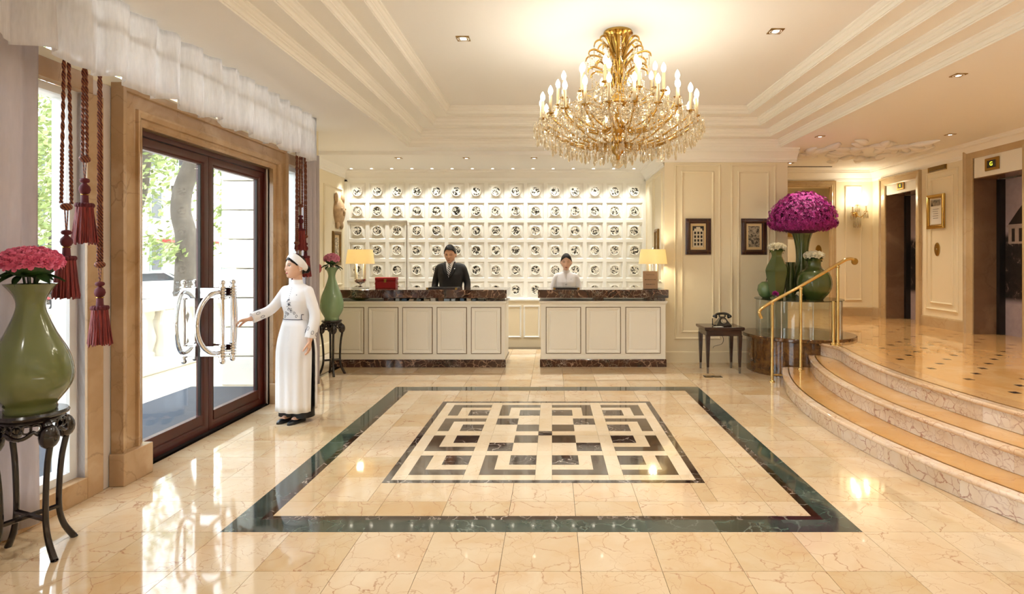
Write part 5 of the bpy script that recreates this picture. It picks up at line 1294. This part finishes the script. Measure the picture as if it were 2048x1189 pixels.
MB().ball((0, 0, .36), (.22, .12, .14), 12, 8).xf(bM()).build('engine', M['dark_metal'], t, smooth=80)
MB().tube([(.62, 0, .28), (.42, 0, .95)], .03, 8).xf(bM()).build('fork', M['grey_metal'], t, smooth=60)
MB().tube([(.36, -.3, 1.02), (.42, 0, .95), (.36, .3, 1.02)], .018, 8).xf(bM()).build('handlebar', M['dark_metal'], t, smooth=60)
MB().ball((.50, 0, .88), (.07, .08, .08), 10, 8).xf(bM()).build('headlamp', M['chrome'], t, smooth=80)
MB().tube(cat_curve([(-.95, 0, .60), (-.7, 0, .64), (-.4, 0, .5)], 4), .05, 8).xf(bM()).build('rear_mudguard', M['bike_red'], t, smooth=60)

# ------------------------------------------------------------------ people
def skin_mat(key, c1, c2):
    t = NT(key); nz = t.noise(t.coord(), 14, 3); t.bsdf(t.mix(nz, lin(c1), lin(c2)), .45, Subsurface_Weight=.0); M[key] = t.m
skin_mat('skin_light', '#EBC2A8', '#E4B498'); skin_mat('skin_tan', '#E0B090', '#D8A280')
plain('hair_black', '#140D0A', .5, spec=.25, var=.3, vs=60); plain('lip', '#A8383C', .4, var=.05); plain('lip_man', '#A5594A', .5, var=.05); plain('eye_white', '#E8E2DA', .25, var=0); plain('eye_dark', '#120B09', .15, var=0)
plain('white_silk', '#EFEDEE', .5, var=.015); plain('black_silk', '#0C0C10', .4, var=.05); plain('suit', '#131110', .6, var=.12, vs=40); plain('shirt', '#F1EFEC', .6, var=.01); plain('ink_blue', '#2A3048', .6, var=0); plain('shoe_black', '#10141C', .3, var=.05)
t = NT('tie'); co = t.coord(); sp_ = t.n('SeparateXYZ'); t.l(co, sp_.inputs[0]); ad = t.n('Math', operation='ADD'); t.l(sp_.outputs[0], ad.inputs[0]); t.l(sp_.outputs[2], ad.inputs[1])
mu = t.n('Math', operation='MULTIPLY'); t.l(ad.outputs[0], mu.inputs[0]); mu.inputs[1].default_value = 30.0; fr = t.n('Math', operation='FRACT'); t.l(mu.outputs[0], fr.inputs[0])
t.bsdf(t.mix(t.ramp(fr.outputs[0], [(.45, 0.0), (.5, 1.0)]), lin('#E8E6E2'), lin('#1A1C22')), .5); M['tie'] = t.m

def gauss(a, s): return math.exp(-(a/s)**2)
def hairline(d, front, pts):
    if abs(d.x) > .78 and d.z < .10 and d.y < .30: return False
    if d.z > front: return True
    for (z1, y1), (z0, y0) in zip(pts, pts[1:]):
        if z0 <= d.z <= z1: return d.y > y0 + (y1-y0)*(d.z-z0)/(z1-z0)
    return False
class Head:
    def __init__(s, k=1.0, male=False): s.k = k; s.hw, s.dp, s.hh = (.074, .094, .112) if male else (.070, .090, .107); s.male = male
    def pt(s, d, grow=1.0):
        hw, dp, hh = s.hw*grow, s.dp*grow, s.hh*grow
        lo = max(0, -d.z); jaw = 1 - (.30 if s.male else .38)*lo**1.6
        x, y, z = d.x*hw*jaw, d.y*dp, d.z*hh
        if d.y > 0: y *= 1.04 - .35*lo
        else:
            y *= .95
            x_, z_ = x, z
            y -= .016*gauss(x_, .0125)*gauss(z_+.022, .013) + .009*gauss(x_, .0095)*gauss(z_+.002, .022)
            y += .009*gauss(abs(x_)-.030, .013)*gauss(z_-.010, .010)
            y -= .003*gauss(abs(x_)-.030, .018)*gauss(z_-.027, .007)
            y -= .006*gauss(x_, .020)*gauss(z_+.053, .009) + .008*gauss(x_, .018)*gauss(z_+.088, .014)
        y -= .042*lo**2
        return Vector((x, y, z))*s.k
    def front(s, x, z):
        x, z = x, z; best = None
        jz = z/s.hh; lo = max(0, -jz); jaw = 1-(.30 if s.male else .38)*lo**1.6
        r2 = 1-(x/(s.hw*jaw))**2-jz*jz
        return s.pt(Vector((x/(s.hw*jaw), -math.sqrt(max(.0001, r2)), jz)))
def head_mesh(m, H, T):
    nu, nv = 56, 44; rings = []
    for i in range(nv+1):
        ph = PI*i/nv; rr = max(1e-3, math.sin(ph)); zz = -math.cos(ph)
        rings.append([T @ H.pt(Vector((rr*math.cos(2*PI*k/nu), rr*math.sin(2*PI*k/nu), zz))) for k in range(nu)])
    m.loft(rings)
    for s in (-1, 1): m.ball(T @ (Vector((s*(H.hw+.002), .012, -.008))*H.k), (.009*H.k, .017*H.k, .030*H.k), 12, 10, T.to_3x3().to_4x4() @ Matrix.Rotation(s*R(-12), 4, 'Z'))
def hair_mesh(H, T, keep, grow, puff=None):
    """hair shell over the part of the skull chosen by keep(direction)"""
    nu, nv = 180, 130; grid = []
    for i in range(nv+1):
        ph = PI*i/nv; rr = max(1e-3, math.sin(ph)); yy = -math.cos(ph); row = []
        for k in range(nu):
            d = Vector((rr*math.cos(2*PI*k/nu), yy, rr*math.sin(2*PI*k/nu)))
            g = grow + (puff(d) if puff else 0); g += .012*math.sin(26*d.x+9*d.z)*.4
            p = H.pt(d, 1.0); q = Vector((d.x*H.hw, d.y*H.dp*1.02, d.z*H.hh))*H.k
            row.append((d, T @ (q*g)))
        grid.append(row)
    m = MB(); idx = {}
    def vi(i, k):
        k %= nu
        if (i, k) not in idx: idx[(i, k)] = len(m.v); m.v.append(tuple(grid[i][k][1]))
        return idx[(i, k)]
    for i in range(nv):
        for k in range(nu):
            c = (grid[i][k][0]+grid[i+1][(k+1) % nu][0])/2
            if keep(c): m.f.append((vi(i, k), vi(i, k+1), vi(i+1, k+1), vi(i+1, k)))
    return m
def limb(m, pts, rads, n=14, squash=None): 
    P = cat_curve(pts, 6); N = len(P); k = len(pts)-1; rr = []
    for i in range(N):
        u = i/(N-1)*k; a = min(int(u), k-1); rr.append(rads[a]*(1-(u-a))+rads[a+1]*(u-a))
    m.tube(P, rr, n, squash=squash)
def sleeve(m, pts, rads):
    limb(m, pts, rads); m.ball(pts[0], rads[0], 16, 12)
def hand(m, w, d, nrm, side, curl=.35, k=1.0, spread=.10):
    """palm and five fingers from wrist w along d; nrm = back-of-hand normal; side = +1 puts the thumb on +s"""
    w, d = Vector(w), Vector(d).normalized(); n = (Vector(nrm) - d*Vector(nrm).dot(d)).normalized(); s = d.cross(n)*side
    rings = []
    for u, hw, th in ((-.01, .022, .019), (.02, .030, .016), (.055, .038, .014), (.078, .037, .011)):
        c = w + d*u*k; rings.append([c + (s*math.cos(a)*hw + n*math.sin(a)*th)*k for a in [2*PI*j/14 for j in range(14)]])
    m.loft(rings)
    for j, (off, L) in enumerate(((.028, .066), (.0095, .074), (-.0095, .069), (-.028, .054))):
        p = w + (d*.070 + s*off)*k; ang = spread*(off/.028)*.5; dd = (d + s*ang).normalized(); pts = [p]; a = curl*.6
        for seg in (.42, .33, .25):
            dirv = dd*math.cos(a) - n*math.sin(a); p = p + dirv*L*seg*k; pts.append(p); a += curl
        m.tube(cat_curve(pts, 3), [(.0085-.0002*i)*k for i in range(10)], 8)
        m.ball(pts[-1], .0068*k, 8, 6)
    p = w + (d*.018 + s*.026)*k; q1 = p + (d*.028 + s*.020 - n*.012)*k; q2 = q1 + (d*.028 + s*.004 - n*.014*(1+curl))*k; q3 = q2 + (d*.020 - s*.004 - n*.010*(1+curl))*k
    m.tube(cat_curve([p, q1, q2, q3], 3), [(.0125-.0004*i)*k for i in range(10)], 8); m.ball(q3, .008*k, 8, 6)
def remesh(o, v, sm=4):
    r = o.modifiers.new('weld', 'REMESH'); r.mode = 'VOXEL'; r.voxel_size = v; r.use_smooth_shade = True
    s = o.modifiers.new('smooth', 'SMOOTH'); s.factor = .5; s.iterations = sm
    return o
def ring(z, hw, df, db, cy=0, n=32, cx=0, p=2.3):
    out = []
    for k in range(n):
        a = 2*PI*k/n; c, s_ = math.cos(a), math.sin(a)
        x = hw*math.copysign(abs(c)**(2/p), c); y = (db if s_ > 0 else df)*math.copysign(abs(s_)**(2/p), s_)
        out.append(Vector((cx+x, cy+y, z)))
    return out
def face_bits(par, H, T, eyes='open', lip='lip', look=0.0):
    def at(x, z, out=.0): 
        p = H.front(x, z); p.y -= out; return T @ p
    rot = T.to_3x3().to_4x4(); k = H.k
    for s in (-1, 1):
        if eyes == 'open':
            e = MB().ball(at(s*.030, .010, -.0035*k), (.0125*k, .0065*k, .0062*k), 14, 10, rot).build('eye', M['eye_white'], par, smooth=90)
            MB().ball(at(s*.030+look, .010, .0015*k), (.0052*k, .0025*k, .0055*k), 12, 8, rot).build('iris', M['eye_dark'], par, smooth=90)
        lz = .0165 if eyes == 'open' else .006
        MB().tube([at(s*(.030+u*.0145), lz+(-.0055 if eyes == 'open' else .005)*u*u, .0012*k) for u in [-1+i*.25 for i in range(9)]], .0019*k, 6).build('lashes', M['hair_black'], par, smooth=60)
        MB().tube([at(s*(.031+u*.017), .030-.004*u*u*(1 if u > 0 else .5), .001*k) for u in [-1+i*.25 for i in range(9)]], [(.0008+.0012*math.sin(PI*min(1, (i+.6)/8.5)))*k for i in range(9)], 6).build('eyebrow', M['hair_black'], par, smooth=60)
    w = .019
    m = MB()
    for (dz, th) in ((.0022, .0023), (-.0028, .0032)):
        m.tube([at(u*w, -.0525+dz+.003*abs(u)*(1 if dz < 0 else .2), .0006*k) for u in [-1+i*.2 for i in range(11)]], [max(.0006, th*math.sqrt(max(0, 1-(-1+i*.2)**2)))*k for i in range(11)], 8)
    m.build('lips', M[lip], par, smooth=70)
def tf(pos, yaw): return Matrix.Translation(pos) @ Matrix.Rotation(yaw, 4, 'Z')
def head_tf(B, c, yaw, pitch, roll=0): return B @ Matrix.Translation(c) @ Matrix.Rotation(yaw, 4, 'Z') @ Matrix.Rotation(pitch, 4, 'X') @ Matrix.Rotation(roll, 4, 'Y')

# ---- doorwoman in a white tunic dress, holding the door handle
def tunic_rings(extra=0):
    return [ring(z, hw+extra, df+extra, db+extra, cy) for z, hw, df, db, cy in ((1.335, .048, .050, .046, .006), (1.305, .060, .056, .056, .008), (1.285, .105, .062, .066, .010), (1.262, .148, .072, .074, .010), (1.225, .158, .085, .084, .008), (1.15, .150, .108, .086, .004), (1.10, .142, .104, .082, .002), (1.03, .122, .084, .074, .0), (.97, .124, .086, .078, 0), (.90, .150, .098, .100, .004))]
def build_doorwoman():
    pos = Vector((-2.445, 5.45, 0)); B = tf(pos, R(-18)); Bi = B.inverted(); H = Head(1.05)
    HT = head_tf(B, (0, -.014, 1.472), R(-22), R(4), R(0))
    m = MB(); head_mesh(m, H, HT)
    m.xf(Matrix.Identity(4))
    st = len(m.v)
    limb(m, [(0, .014, 1.28), (0, .014, 1.34), (0, .008, 1.43)], [.050, .042, .042])
    m.loft(tunic_rings(-.012)); 
    hips = [ring(z, hw, d, d2) for z, hw, d, d2 in ((.92, .125, .085, .085), (.85, .145, .095, .105), (.78, .150, .095, .11))]; m.loft(hips)
    for s in (-1, 1):
        limb(m, [(s*.075, 0, .84), (s*.072, -.005, .62), (s*.068, -.01, .45), (s*.066, .012, .30), (s*.062, .015, .09)], [.082, .072, .052, .050, .032])
        limb(m, [(s*.062, .03, .045), (s*.062, -.04, .045), (s*.060, -.115, .028)], [.036, .034, .026])
    m.xf(B, st); st = len(m.v)
    rs = B @ Vector((-.150, .004, 1.248)); ls = B @ Vector((.150, .004, 1.248))
    hw_ = Vector((-2.80, 5.27, .985)); el = rs.lerp(hw_, .52) + Vector((.03, .03, -.045))
    limb(m, [rs+B.to_3x3() @ Vector((.03, 0, -.025)), el, hw_], [.036, .034, .024])
    hand(m, hw_, (-.75, -.62, -.10), (-.2, .25, 1), 1, .55, .98, .3)
    lw_ = B @ Vector((.195, -.05, .775)); le = B @ Vector((.205, .005, 1.01))
    limb(m, [ls+B.to_3x3() @ Vector((-.03, 0, -.025)), le, lw_], [.036, .034, .024]); hand(m, lw_, (.02, -.12, -1), (1, .1, 0), 1, .35, .98)
    body = m.build('person', M['skin_light'], smooth=170, origin=pos); remesh(body, .0045)
    props(body, 'woman in a long white tunic dress and white turban holding the door handle', 'person')
    # clothes
    c = MB(); c.loft(tunic_rings(.004)[1:]); c.xf(B); st = len(c.v)
    sleeve(c, [rs+B.to_3x3() @ Vector((.022, 0, -.012)), el, hw_.lerp(el, .10)], [.052, .048, .052]); sleeve(c, [ls+B.to_3x3() @ Vector((-.022, 0, -.012)), le, lw_.lerp(le, .10)], [.052, .048, .052])
    tn = c.build('tunic', M['white_silk'], body, smooth=170); remesh(tn, .006, 10)
    col = MB().loft([ring(z, hw, d, d, .004, 28, p=2) for z, hw, d in ((1.293, .066, .058), (1.322, .054, .050), (1.345, .050, .048), (1.345, .046, .044), (1.30, .055, .05))], caps=False).xf(B)
    col.build('collar', M['white_silk'], body, smooth=60)
    # skirt panels, front and back, split at the sides
    for nm, a0, a1, dz in (('front_panel', R(180+6), R(360-6), 0), ('back_panel', R(8), R(172), .012)):
        rows = []
        for i in range(15):
            v = i/14; z = .965-(.965-.102)*v; hw = .130+.072*math.sin(min(1, v*2.6)*PI/2)-.012*v; df = .094+.056*math.sin(min(1, v*2.4)*PI/2)
            row = []
            for k in range(41):
                a = a0+(a1-a0)*k/40; fold = 1+.05*v*math.sin(a*13+.7)+.03*v*math.sin(a*5)
                row.append(Vector((hw*fold*math.cos(a), df*fold*math.sin(a)-.004, z+dz*v)))
            rows.append(row)
        p = MB().loft(rows, caps=False, closed=False).xf(B).build(nm, M['white_silk'], body, smooth=170); sd = p.modifiers.new('cloth', 'SOLIDIFY'); sd.thickness = .002
    for s in (-1, 1):
        l_ = MB().loft([ring(z, hw, d, d, .0, 28, s*x) for z, hw, d, x in ((.93, .070, .070, .040), (.75, .085, .080, .066), (.45, .090, .082, .072), (.15, .096, .090, .078), (.045, .098, .096, .080))], caps=False).xf(B)
        q = l_.build('trouser_leg', M['black_silk'], body, smooth=60)
        sh = MB().loft([[Vector((s*.062+x*w, yy, z)) for x, z in ((-1, 0.0), (1, 0.0), (1, h*.6), (.55, h), (-.55, h), (-1, h*.6))] for yy, w, h in ((.055, .026, .05), (.03, .036, .055), (-.03, .036, .045), (-.08, .038, .040), (-.125, .028, .030), (-.150, .010, .018))]).xf(B @ Matrix.Translation((0, -.03, 0)))
        sh.build('shoe', M['shoe_black'], body, smooth=50)
    # hair, turban, earring
    hr = hair_mesh(H, HT, lambda d: hairline(d, .60-.12*d.x, [(.75, -.8), (.40, -.62), (.15, -.30), (-.10, -.12), (-.40, .10), (-.62, .35)]), 1.05)
    o = hr.build('hair', M['hair_black'], body, smooth=170); sd = o.modifiers.new('thick', 'SOLIDIFY'); sd.thickness = .006; sd.offset = 0
    MB().ball(HT @ Vector((0, .105, -.035)), (.045, .032, .040), 16, 12, HT.to_3x3().to_4x4()).build('hair_bun', M['hair_black'], body, smooth=90)
    tt = []; TT = HT @ Matrix.Translation((0, .020, .030)) @ Matrix.Rotation(R(-52), 4, 'X')
    for k in range(41):
        a = 2*PI*k/40; tt.append([TT @ Vector(((.078+q*math.cos(b))*math.cos(a), (.094+q*math.cos(b))*math.sin(a), .036*math.sin(b))) for b, q in [(2*PI*j/14, .017) for j in range(14)]])
    MB().loft(tt, caps=False).build('turban', M['white_silk'], body, smooth=90)
    for s in (-1, 1): MB().ball(HT @ Vector((s*.076, .005, -.040)), .006, 8, 6).build('earring', M['eye_white'], body, smooth=90)
    face_bits(body, H, HT, 'open', 'lip', -.002)
    # embroidery on the front, waist line and cuffs
    rr = tunic_rings(.006)
    def front(x, z):
        for i in range(len(rr)-1):
            za, zb = rr[i][0].z, rr[i+1][0].z
            if zb <= z <= za:
                u = (za-z)/(za-zb); hw = rr[i][0].x*(1-u)+rr[i+1][0].x*u; df = -(rr[i][24].y*(1-u)+rr[i+1][24].y*u); cy = 0
                return B @ Vector((x, -df*max(0, 1-abs(x/hw)**2.3)**(1/2.3)-.003, z))
        return B @ Vector((x, -.1, z))
    em = MB(); random.seed(3)
    for z0, w, h in ((1.135, .024, .030), (1.080, .026, .032)):
        for _ in range(9):
            x, z = random.uniform(-w, w)*.8, z0+random.uniform(-h, h)*.8; L = random.uniform(.008, .02); hz = random.random() < .5
            em.tube([front(x, z), front(x+(L if hz else 0), z+(0 if hz else L))], .0022, 5)
    for x0, z0 in ((-.045, 1.03), (-.02, 1.02), (.05, 1.03), (.02, 1.05), (-.055, .995), (.07, 1.0)):
        em.tube([front(x0+.012*math.cos(a)*(1-a/9), z0+.020*math.sin(a)*(1-a/9)) for a in [i*.5 for i in range(13)]], .0016, 5)
    em.tube([front(x, .972) for x in [-.115+.23*i/20 for i in range(21)]], .0028, 5); em.tube([front(.108, .972+.045*i/4) for i in range(5)], .0026, 5); em.tube([front(.108+.012*i/3, 1.017) for i in range(4)], .0026, 5)
    for i in range(7): em.ball(front(.004, 1.27-.018*i), .0028, 6, 4)
    em.ball(front(.075, 1.205), .004, 6, 4)
    def cuff(wr, elb, r):
        ax = (Vector(elb)-Vector(wr)).normalized(); u = ax.orthogonal().normalized(); v = ax.cross(u)
        for k in range(7):
            a0 = k*.9; c_ = Vector(wr)+ax*random.uniform(.06, .11)
            em.tube([c_+ax*.018*math.sin(b)+(u*math.cos(a0+.22*math.cos(b))+v*math.sin(a0+.22*math.cos(b)))*r for b in [i*.7 for i in range(10)]], .0016, 5)
    cuff(hw_, el, .0545); cuff(lw_, le, .0545)
    e = em.build('embroidery', M['ink_blue'], body, smooth=60); e['kind'] = 'stuff'
build_doorwoman()

# ---- receptionists behind the desks
def torso_m(extra=0):
    return [ring(z, hw+extra, df+extra, db+extra, cy, 36) for z, hw, df, db, cy in ((1.50, .072, .060, .066, .01), (1.482, .120, .072, .085, .012), (1.460, .188, .085, .095, .012), (1.42, .205, .102, .104, .010), (1.30, .200, .130, .110, .0), (1.20, .185, .125, .105, 0), (1.08, .172, .118, .105, 0), (.95, .180, .122, .115, 0), (.84, .190, .125, .125, 0))]
def build_man():
    pos = Vector((-1.60, 9.0, 0)); B = tf(pos, R(-4)); H = Head(1.19, True); HT = head_tf(B, (0, -.045, 1.612), R(0), R(16))
    m = MB(); head_mesh(m, H, HT); st = len(m.v)
    limb(m, [(0, .02, 1.42), (0, .01, 1.50), (0, -.015, 1.58)], [.064, .060, .060]); m.loft(torso_m(-.02))
    for s in (-1, 1):
        limb(m, [(s*.095, 0, .90), (s*.095, 0, .65), (s*.092, -.005, .48), (s*.09, .01, .30), (s*.088, .015, .09)], [.095, .082, .062, .056, .040]); limb(m, [(s*.088, .03, .05), (s*.088, -.06, .045), (s*.088, -.15, .03)], [.042, .042, .030])
    m.loft([ring(z, hw, d, d) for z, hw, d in ((.98, .15, .10), (.88, .165, .11), (.80, .16, .11))])
    arms = []
    for s in (-1, 1):
        sh, el, wr = Vector((s*.195, .01, 1.425)), Vector((s*.258, .03, 1.16)), Vector((s*.250, -.06, .97)); arms.append((sh, el, wr))
        limb(m, [sh-Vector((s*.03, 0, .035)), el, wr], [.045, .040, .030]); hand(m, wr, (-s*.1, -.35, -.95), (s, -.1, 0), (1 if s < 0 else -1), .3, 1.08)
    m.xf(B, st)
    body = m.build('person', M['skin_tan'], smooth=170, origin=pos); remesh(body, .005); props(body, 'man in a black suit and striped tie looking down behind the left desk', 'person')
    j = MB(); j.loft(torso_m(.006)[1:])
    for sh, el, wr in arms: sleeve(j, [sh+Vector((-.035 if sh.x > 0 else .035, 0, -.008)), sh+Vector((0, 0, -.045)), el, wr.lerp(el, .18)], [.052, .060, .054, .048])
    j.xf(B); jk = j.build('jacket', M['suit'], body, smooth=170); remesh(jk, .007, 14)
    rr = torso_m(.008)
    def fr_(x, z, out=0):
        for i in range(len(rr)-1):
            za, zb = rr[i][0].z, rr[i+1][0].z
            if zb <= z <= za:
                u = (za-z)/(za-zb); hw = rr[i][0].x*(1-u)+rr[i+1][0].x*u; df = -(rr[i][27].y*(1-u)+rr[i+1][27].y*u)
                return B @ Vector((x, -df*max(0, 1-abs(x/hw)**2.3)**(1/2.3)-out, z))
        return B @ Vector((x, -.07-out, z))
    def patch(poly_rows, name, mat, th=.003):
        p = MB().loft(poly_rows, caps=False, closed=False).build(name, M[mat], body, smooth=60); sd = p.modifiers.new('cloth', 'SOLIDIFY'); sd.thickness = th; sd.offset = 1; return p
    # shirt front (V), tie, lapels
    patch([[fr_((-1+2*k/8)*max(.002, .072*(1-v)), 1.49-.245*v, .004) for k in range(9)] for v in [i/10 for i in range(11)]], 'shirt_front', 'shirt')
    patch([[fr_(w*(-1+k), z, .010) for k in range(3)] for z, w in ((1.475, .018), (1.45, .014), (1.40, .022), (1.32, .028), (1.262, .010))], 'tie', 'tie', .006)
    for s in (-1, 1):
        patch([[fr_(s*(a+(b-a)*k/3), z, .009) for k in range(4)] for z, a, b in ((1.495, .066, .085), (1.46, .060, .098), (1.40, .045, .105), (1.36, .034, .100), (1.30, .016, .066), (1.24, .002, .022))], 'lapel', 'suit', .006)
    MB().loft([ring(z, hw, d, d, .0, 28, p=2) for z, hw, d in ((1.475, .084, .074), (1.50, .072, .070), (1.515, .070, .070), (1.515, .064, .064), (1.49, .066, .064))], caps=False).xf(B).build('collar_band', M['shirt'], body, smooth=60)
    for z in (1.225, 1.12): MB().ball(fr_(.0, z, .004), (.009, .005, .009), 10, 6).build('button', M['dark_metal'], body, smooth=80)
    MB().ball(fr_(.085, 1.385, .014), (.007, .004, .007), 8, 6).build('lapel_pin', M['chrome'], body, smooth=80)
    for s in (-1, 1): MB().loft([ring(z, hw, d, d, .0, 24, s*.092) for z, hw, d in ((.90, .105, .115), (.5, .088, .092), (.06, .078, .085))], caps=False).xf(B).build('trouser_leg', M['suit'], body, smooth=60)
    for s in (-1, 1): MB().ball((s*.088, -.06, .042), (.048, .15, .045), 14, 8).xf(B).build('shoe', M['shoe_black'], body, smooth=80)
    hr = hair_mesh(H, HT, lambda d: hairline(d, .68-.05*math.sin(d.x*4), [(.75, -.75), (.45, -.42), (.20, -.30), (.0, -.22), (-.14, -.10), (-.40, .25)]), 1.04, lambda d: .13*max(0, d.z)**1.5)
    o = hr.build('hair', M['hair_black'], body, smooth=170); sd = o.modifiers.new('thick', 'SOLIDIFY'); sd.thickness = .008; sd.offset = 0
    face_bits(body, H, HT, 'down', 'lip_man')
def build_clerk():
    pos = Vector((.222, 8.98, 0)); B = tf(pos, R(2)); H = Head(1.17); HT = head_tf(B, (0, -.048, 1.492), R(-4), R(13)); sc = 1.025
    m = MB(); head_mesh(m, H, HT); st = len(m.v)
    limb(m, [(0, .012, 1.30), (0, .008, 1.39), (0, -.005, 1.47)], [.050, .044, .044])
    def tr(extra): return [[Vector((p.x*1.02, p.y, p.z*sc)) for p in r_] for r_ in tunic_rings(extra)]
    m.loft(tr(-.012)); m.loft([ring(z, hw, d, d2) for z, hw, d, d2 in ((.94, .125, .085, .085), (.87, .145, .095, .105), (.79, .150, .095, .11))])
    for s in (-1, 1):
        limb(m, [(s*.075, 0, .86), (s*.072, -.005, .64), (s*.068, -.01, .46), (s*.066, .012, .30), (s*.062, .015, .09)], [.082, .072, .052, .050, .032]); limb(m, [(s*.062, .03, .045), (s*.062, -.04, .045), (s*.060, -.115, .028)], [.036, .034, .026])
    arms = []
    for s in (-1, 1):
        sh, el, wr = Vector((s*.155, .006, 1.278)), Vector((s*.215, .02, 1.05)), Vector((s*.19, -.05, .90)); arms.append((sh, el, wr))
        limb(m, [sh-Vector((s*.025, 0, .03)), el, wr], [.036, .033, .024]); hand(m, wr, (-s*.1, -.35, -.95), (s, -.1, 0), (1 if s < 0 else -1), .3, .98)
    m.xf(B, st)
    body = m.build('person', M['skin_light'], smooth=170, origin=pos); remesh(body, .005); props(body, 'woman in a white high collared tunic smiling down behind the right desk', 'person')
    c = MB(); c.loft(tr(.004)[1:])
    for sh, el, wr in arms: sleeve(c, [sh+Vector((-.03 if sh.x > 0 else .03, 0, -.006)), sh+Vector((0, 0, -.04)), el, wr.lerp(el, .12)], [.050, .054, .050, .048])
    c.xf(B); tn = c.build('tunic', M['white_silk'], body, smooth=170); remesh(tn, .006, 10)
    MB().loft([ring(z, hw, d, d, .0, 28, p=2) for z, hw, d in ((1.320, .070, .064), (1.345, .060, .058), (1.365, .058, .057), (1.365, .053, .052), (1.32, .055, .05))], caps=False).xf(B).build('collar', M['white_silk'], body, smooth=60)
    MB().loft([ring(z, hw, d, d, .0, 32) for z, hw, d in ((.98, .13, .09), (.85, .175, .125), (.5, .18, .13), (.10, .19, .14))], caps=False).xf(B).build('skirt', M['white_silk'], body, smooth=60)
    for s in (-1, 1): MB().ball((s*.062, -.05, .035), (.038, .12, .036), 14, 8).xf(B).build('shoe', M['shoe_black'], body, smooth=80)
    em = MB(); random.seed(9)
    for z0 in (1.145, 1.105):
        for _ in range(8):
            x, z = random.uniform(-.018, .012), z0+random.uniform(-.015, .012); L = random.uniform(.006, .014); hz = random.random() < .5
            em.tube([B @ Vector((x, -.119, z)), B @ Vector((x+(L if hz else 0), -.119, z+(0 if hz else L)))], .002, 5)
    for i in range(7): em.ball(B @ Vector((0, -.085-.03*min(1, i/4), 1.305-.02*i)), .003, 6, 4)
    em.ball(B @ Vector((.075, -.10, 1.225)), .004, 6, 4)
    e = em.build('embroidery', M['ink_blue'], body, smooth=60); e['kind'] = 'stuff'
    hr = hair_mesh(H, HT, lambda d: hairline(d, .72-.5*abs(d.x)**1.5, [(.75, -.75), (.45, -.52), (.20, -.32), (.0, -.20), (-.30, .05), (-.55, .30)]), 1.05, lambda d: .04*max(0, d.z)**2)
    o = hr.build('hair', M['hair_black'], body, smooth=170); sd = o.modifiers.new('thick', 'SOLIDIFY'); sd.thickness = .006; sd.offset = 0
    MB().ball(HT @ Vector((0, .105, .0)), (.045, .036, .042), 16, 12, HT.to_3x3().to_4x4()).build('hair_bun', M['hair_black'], body, smooth=90)
    face_bits(body, H, HT, 'down', 'lip')
build_man(); build_clerk()
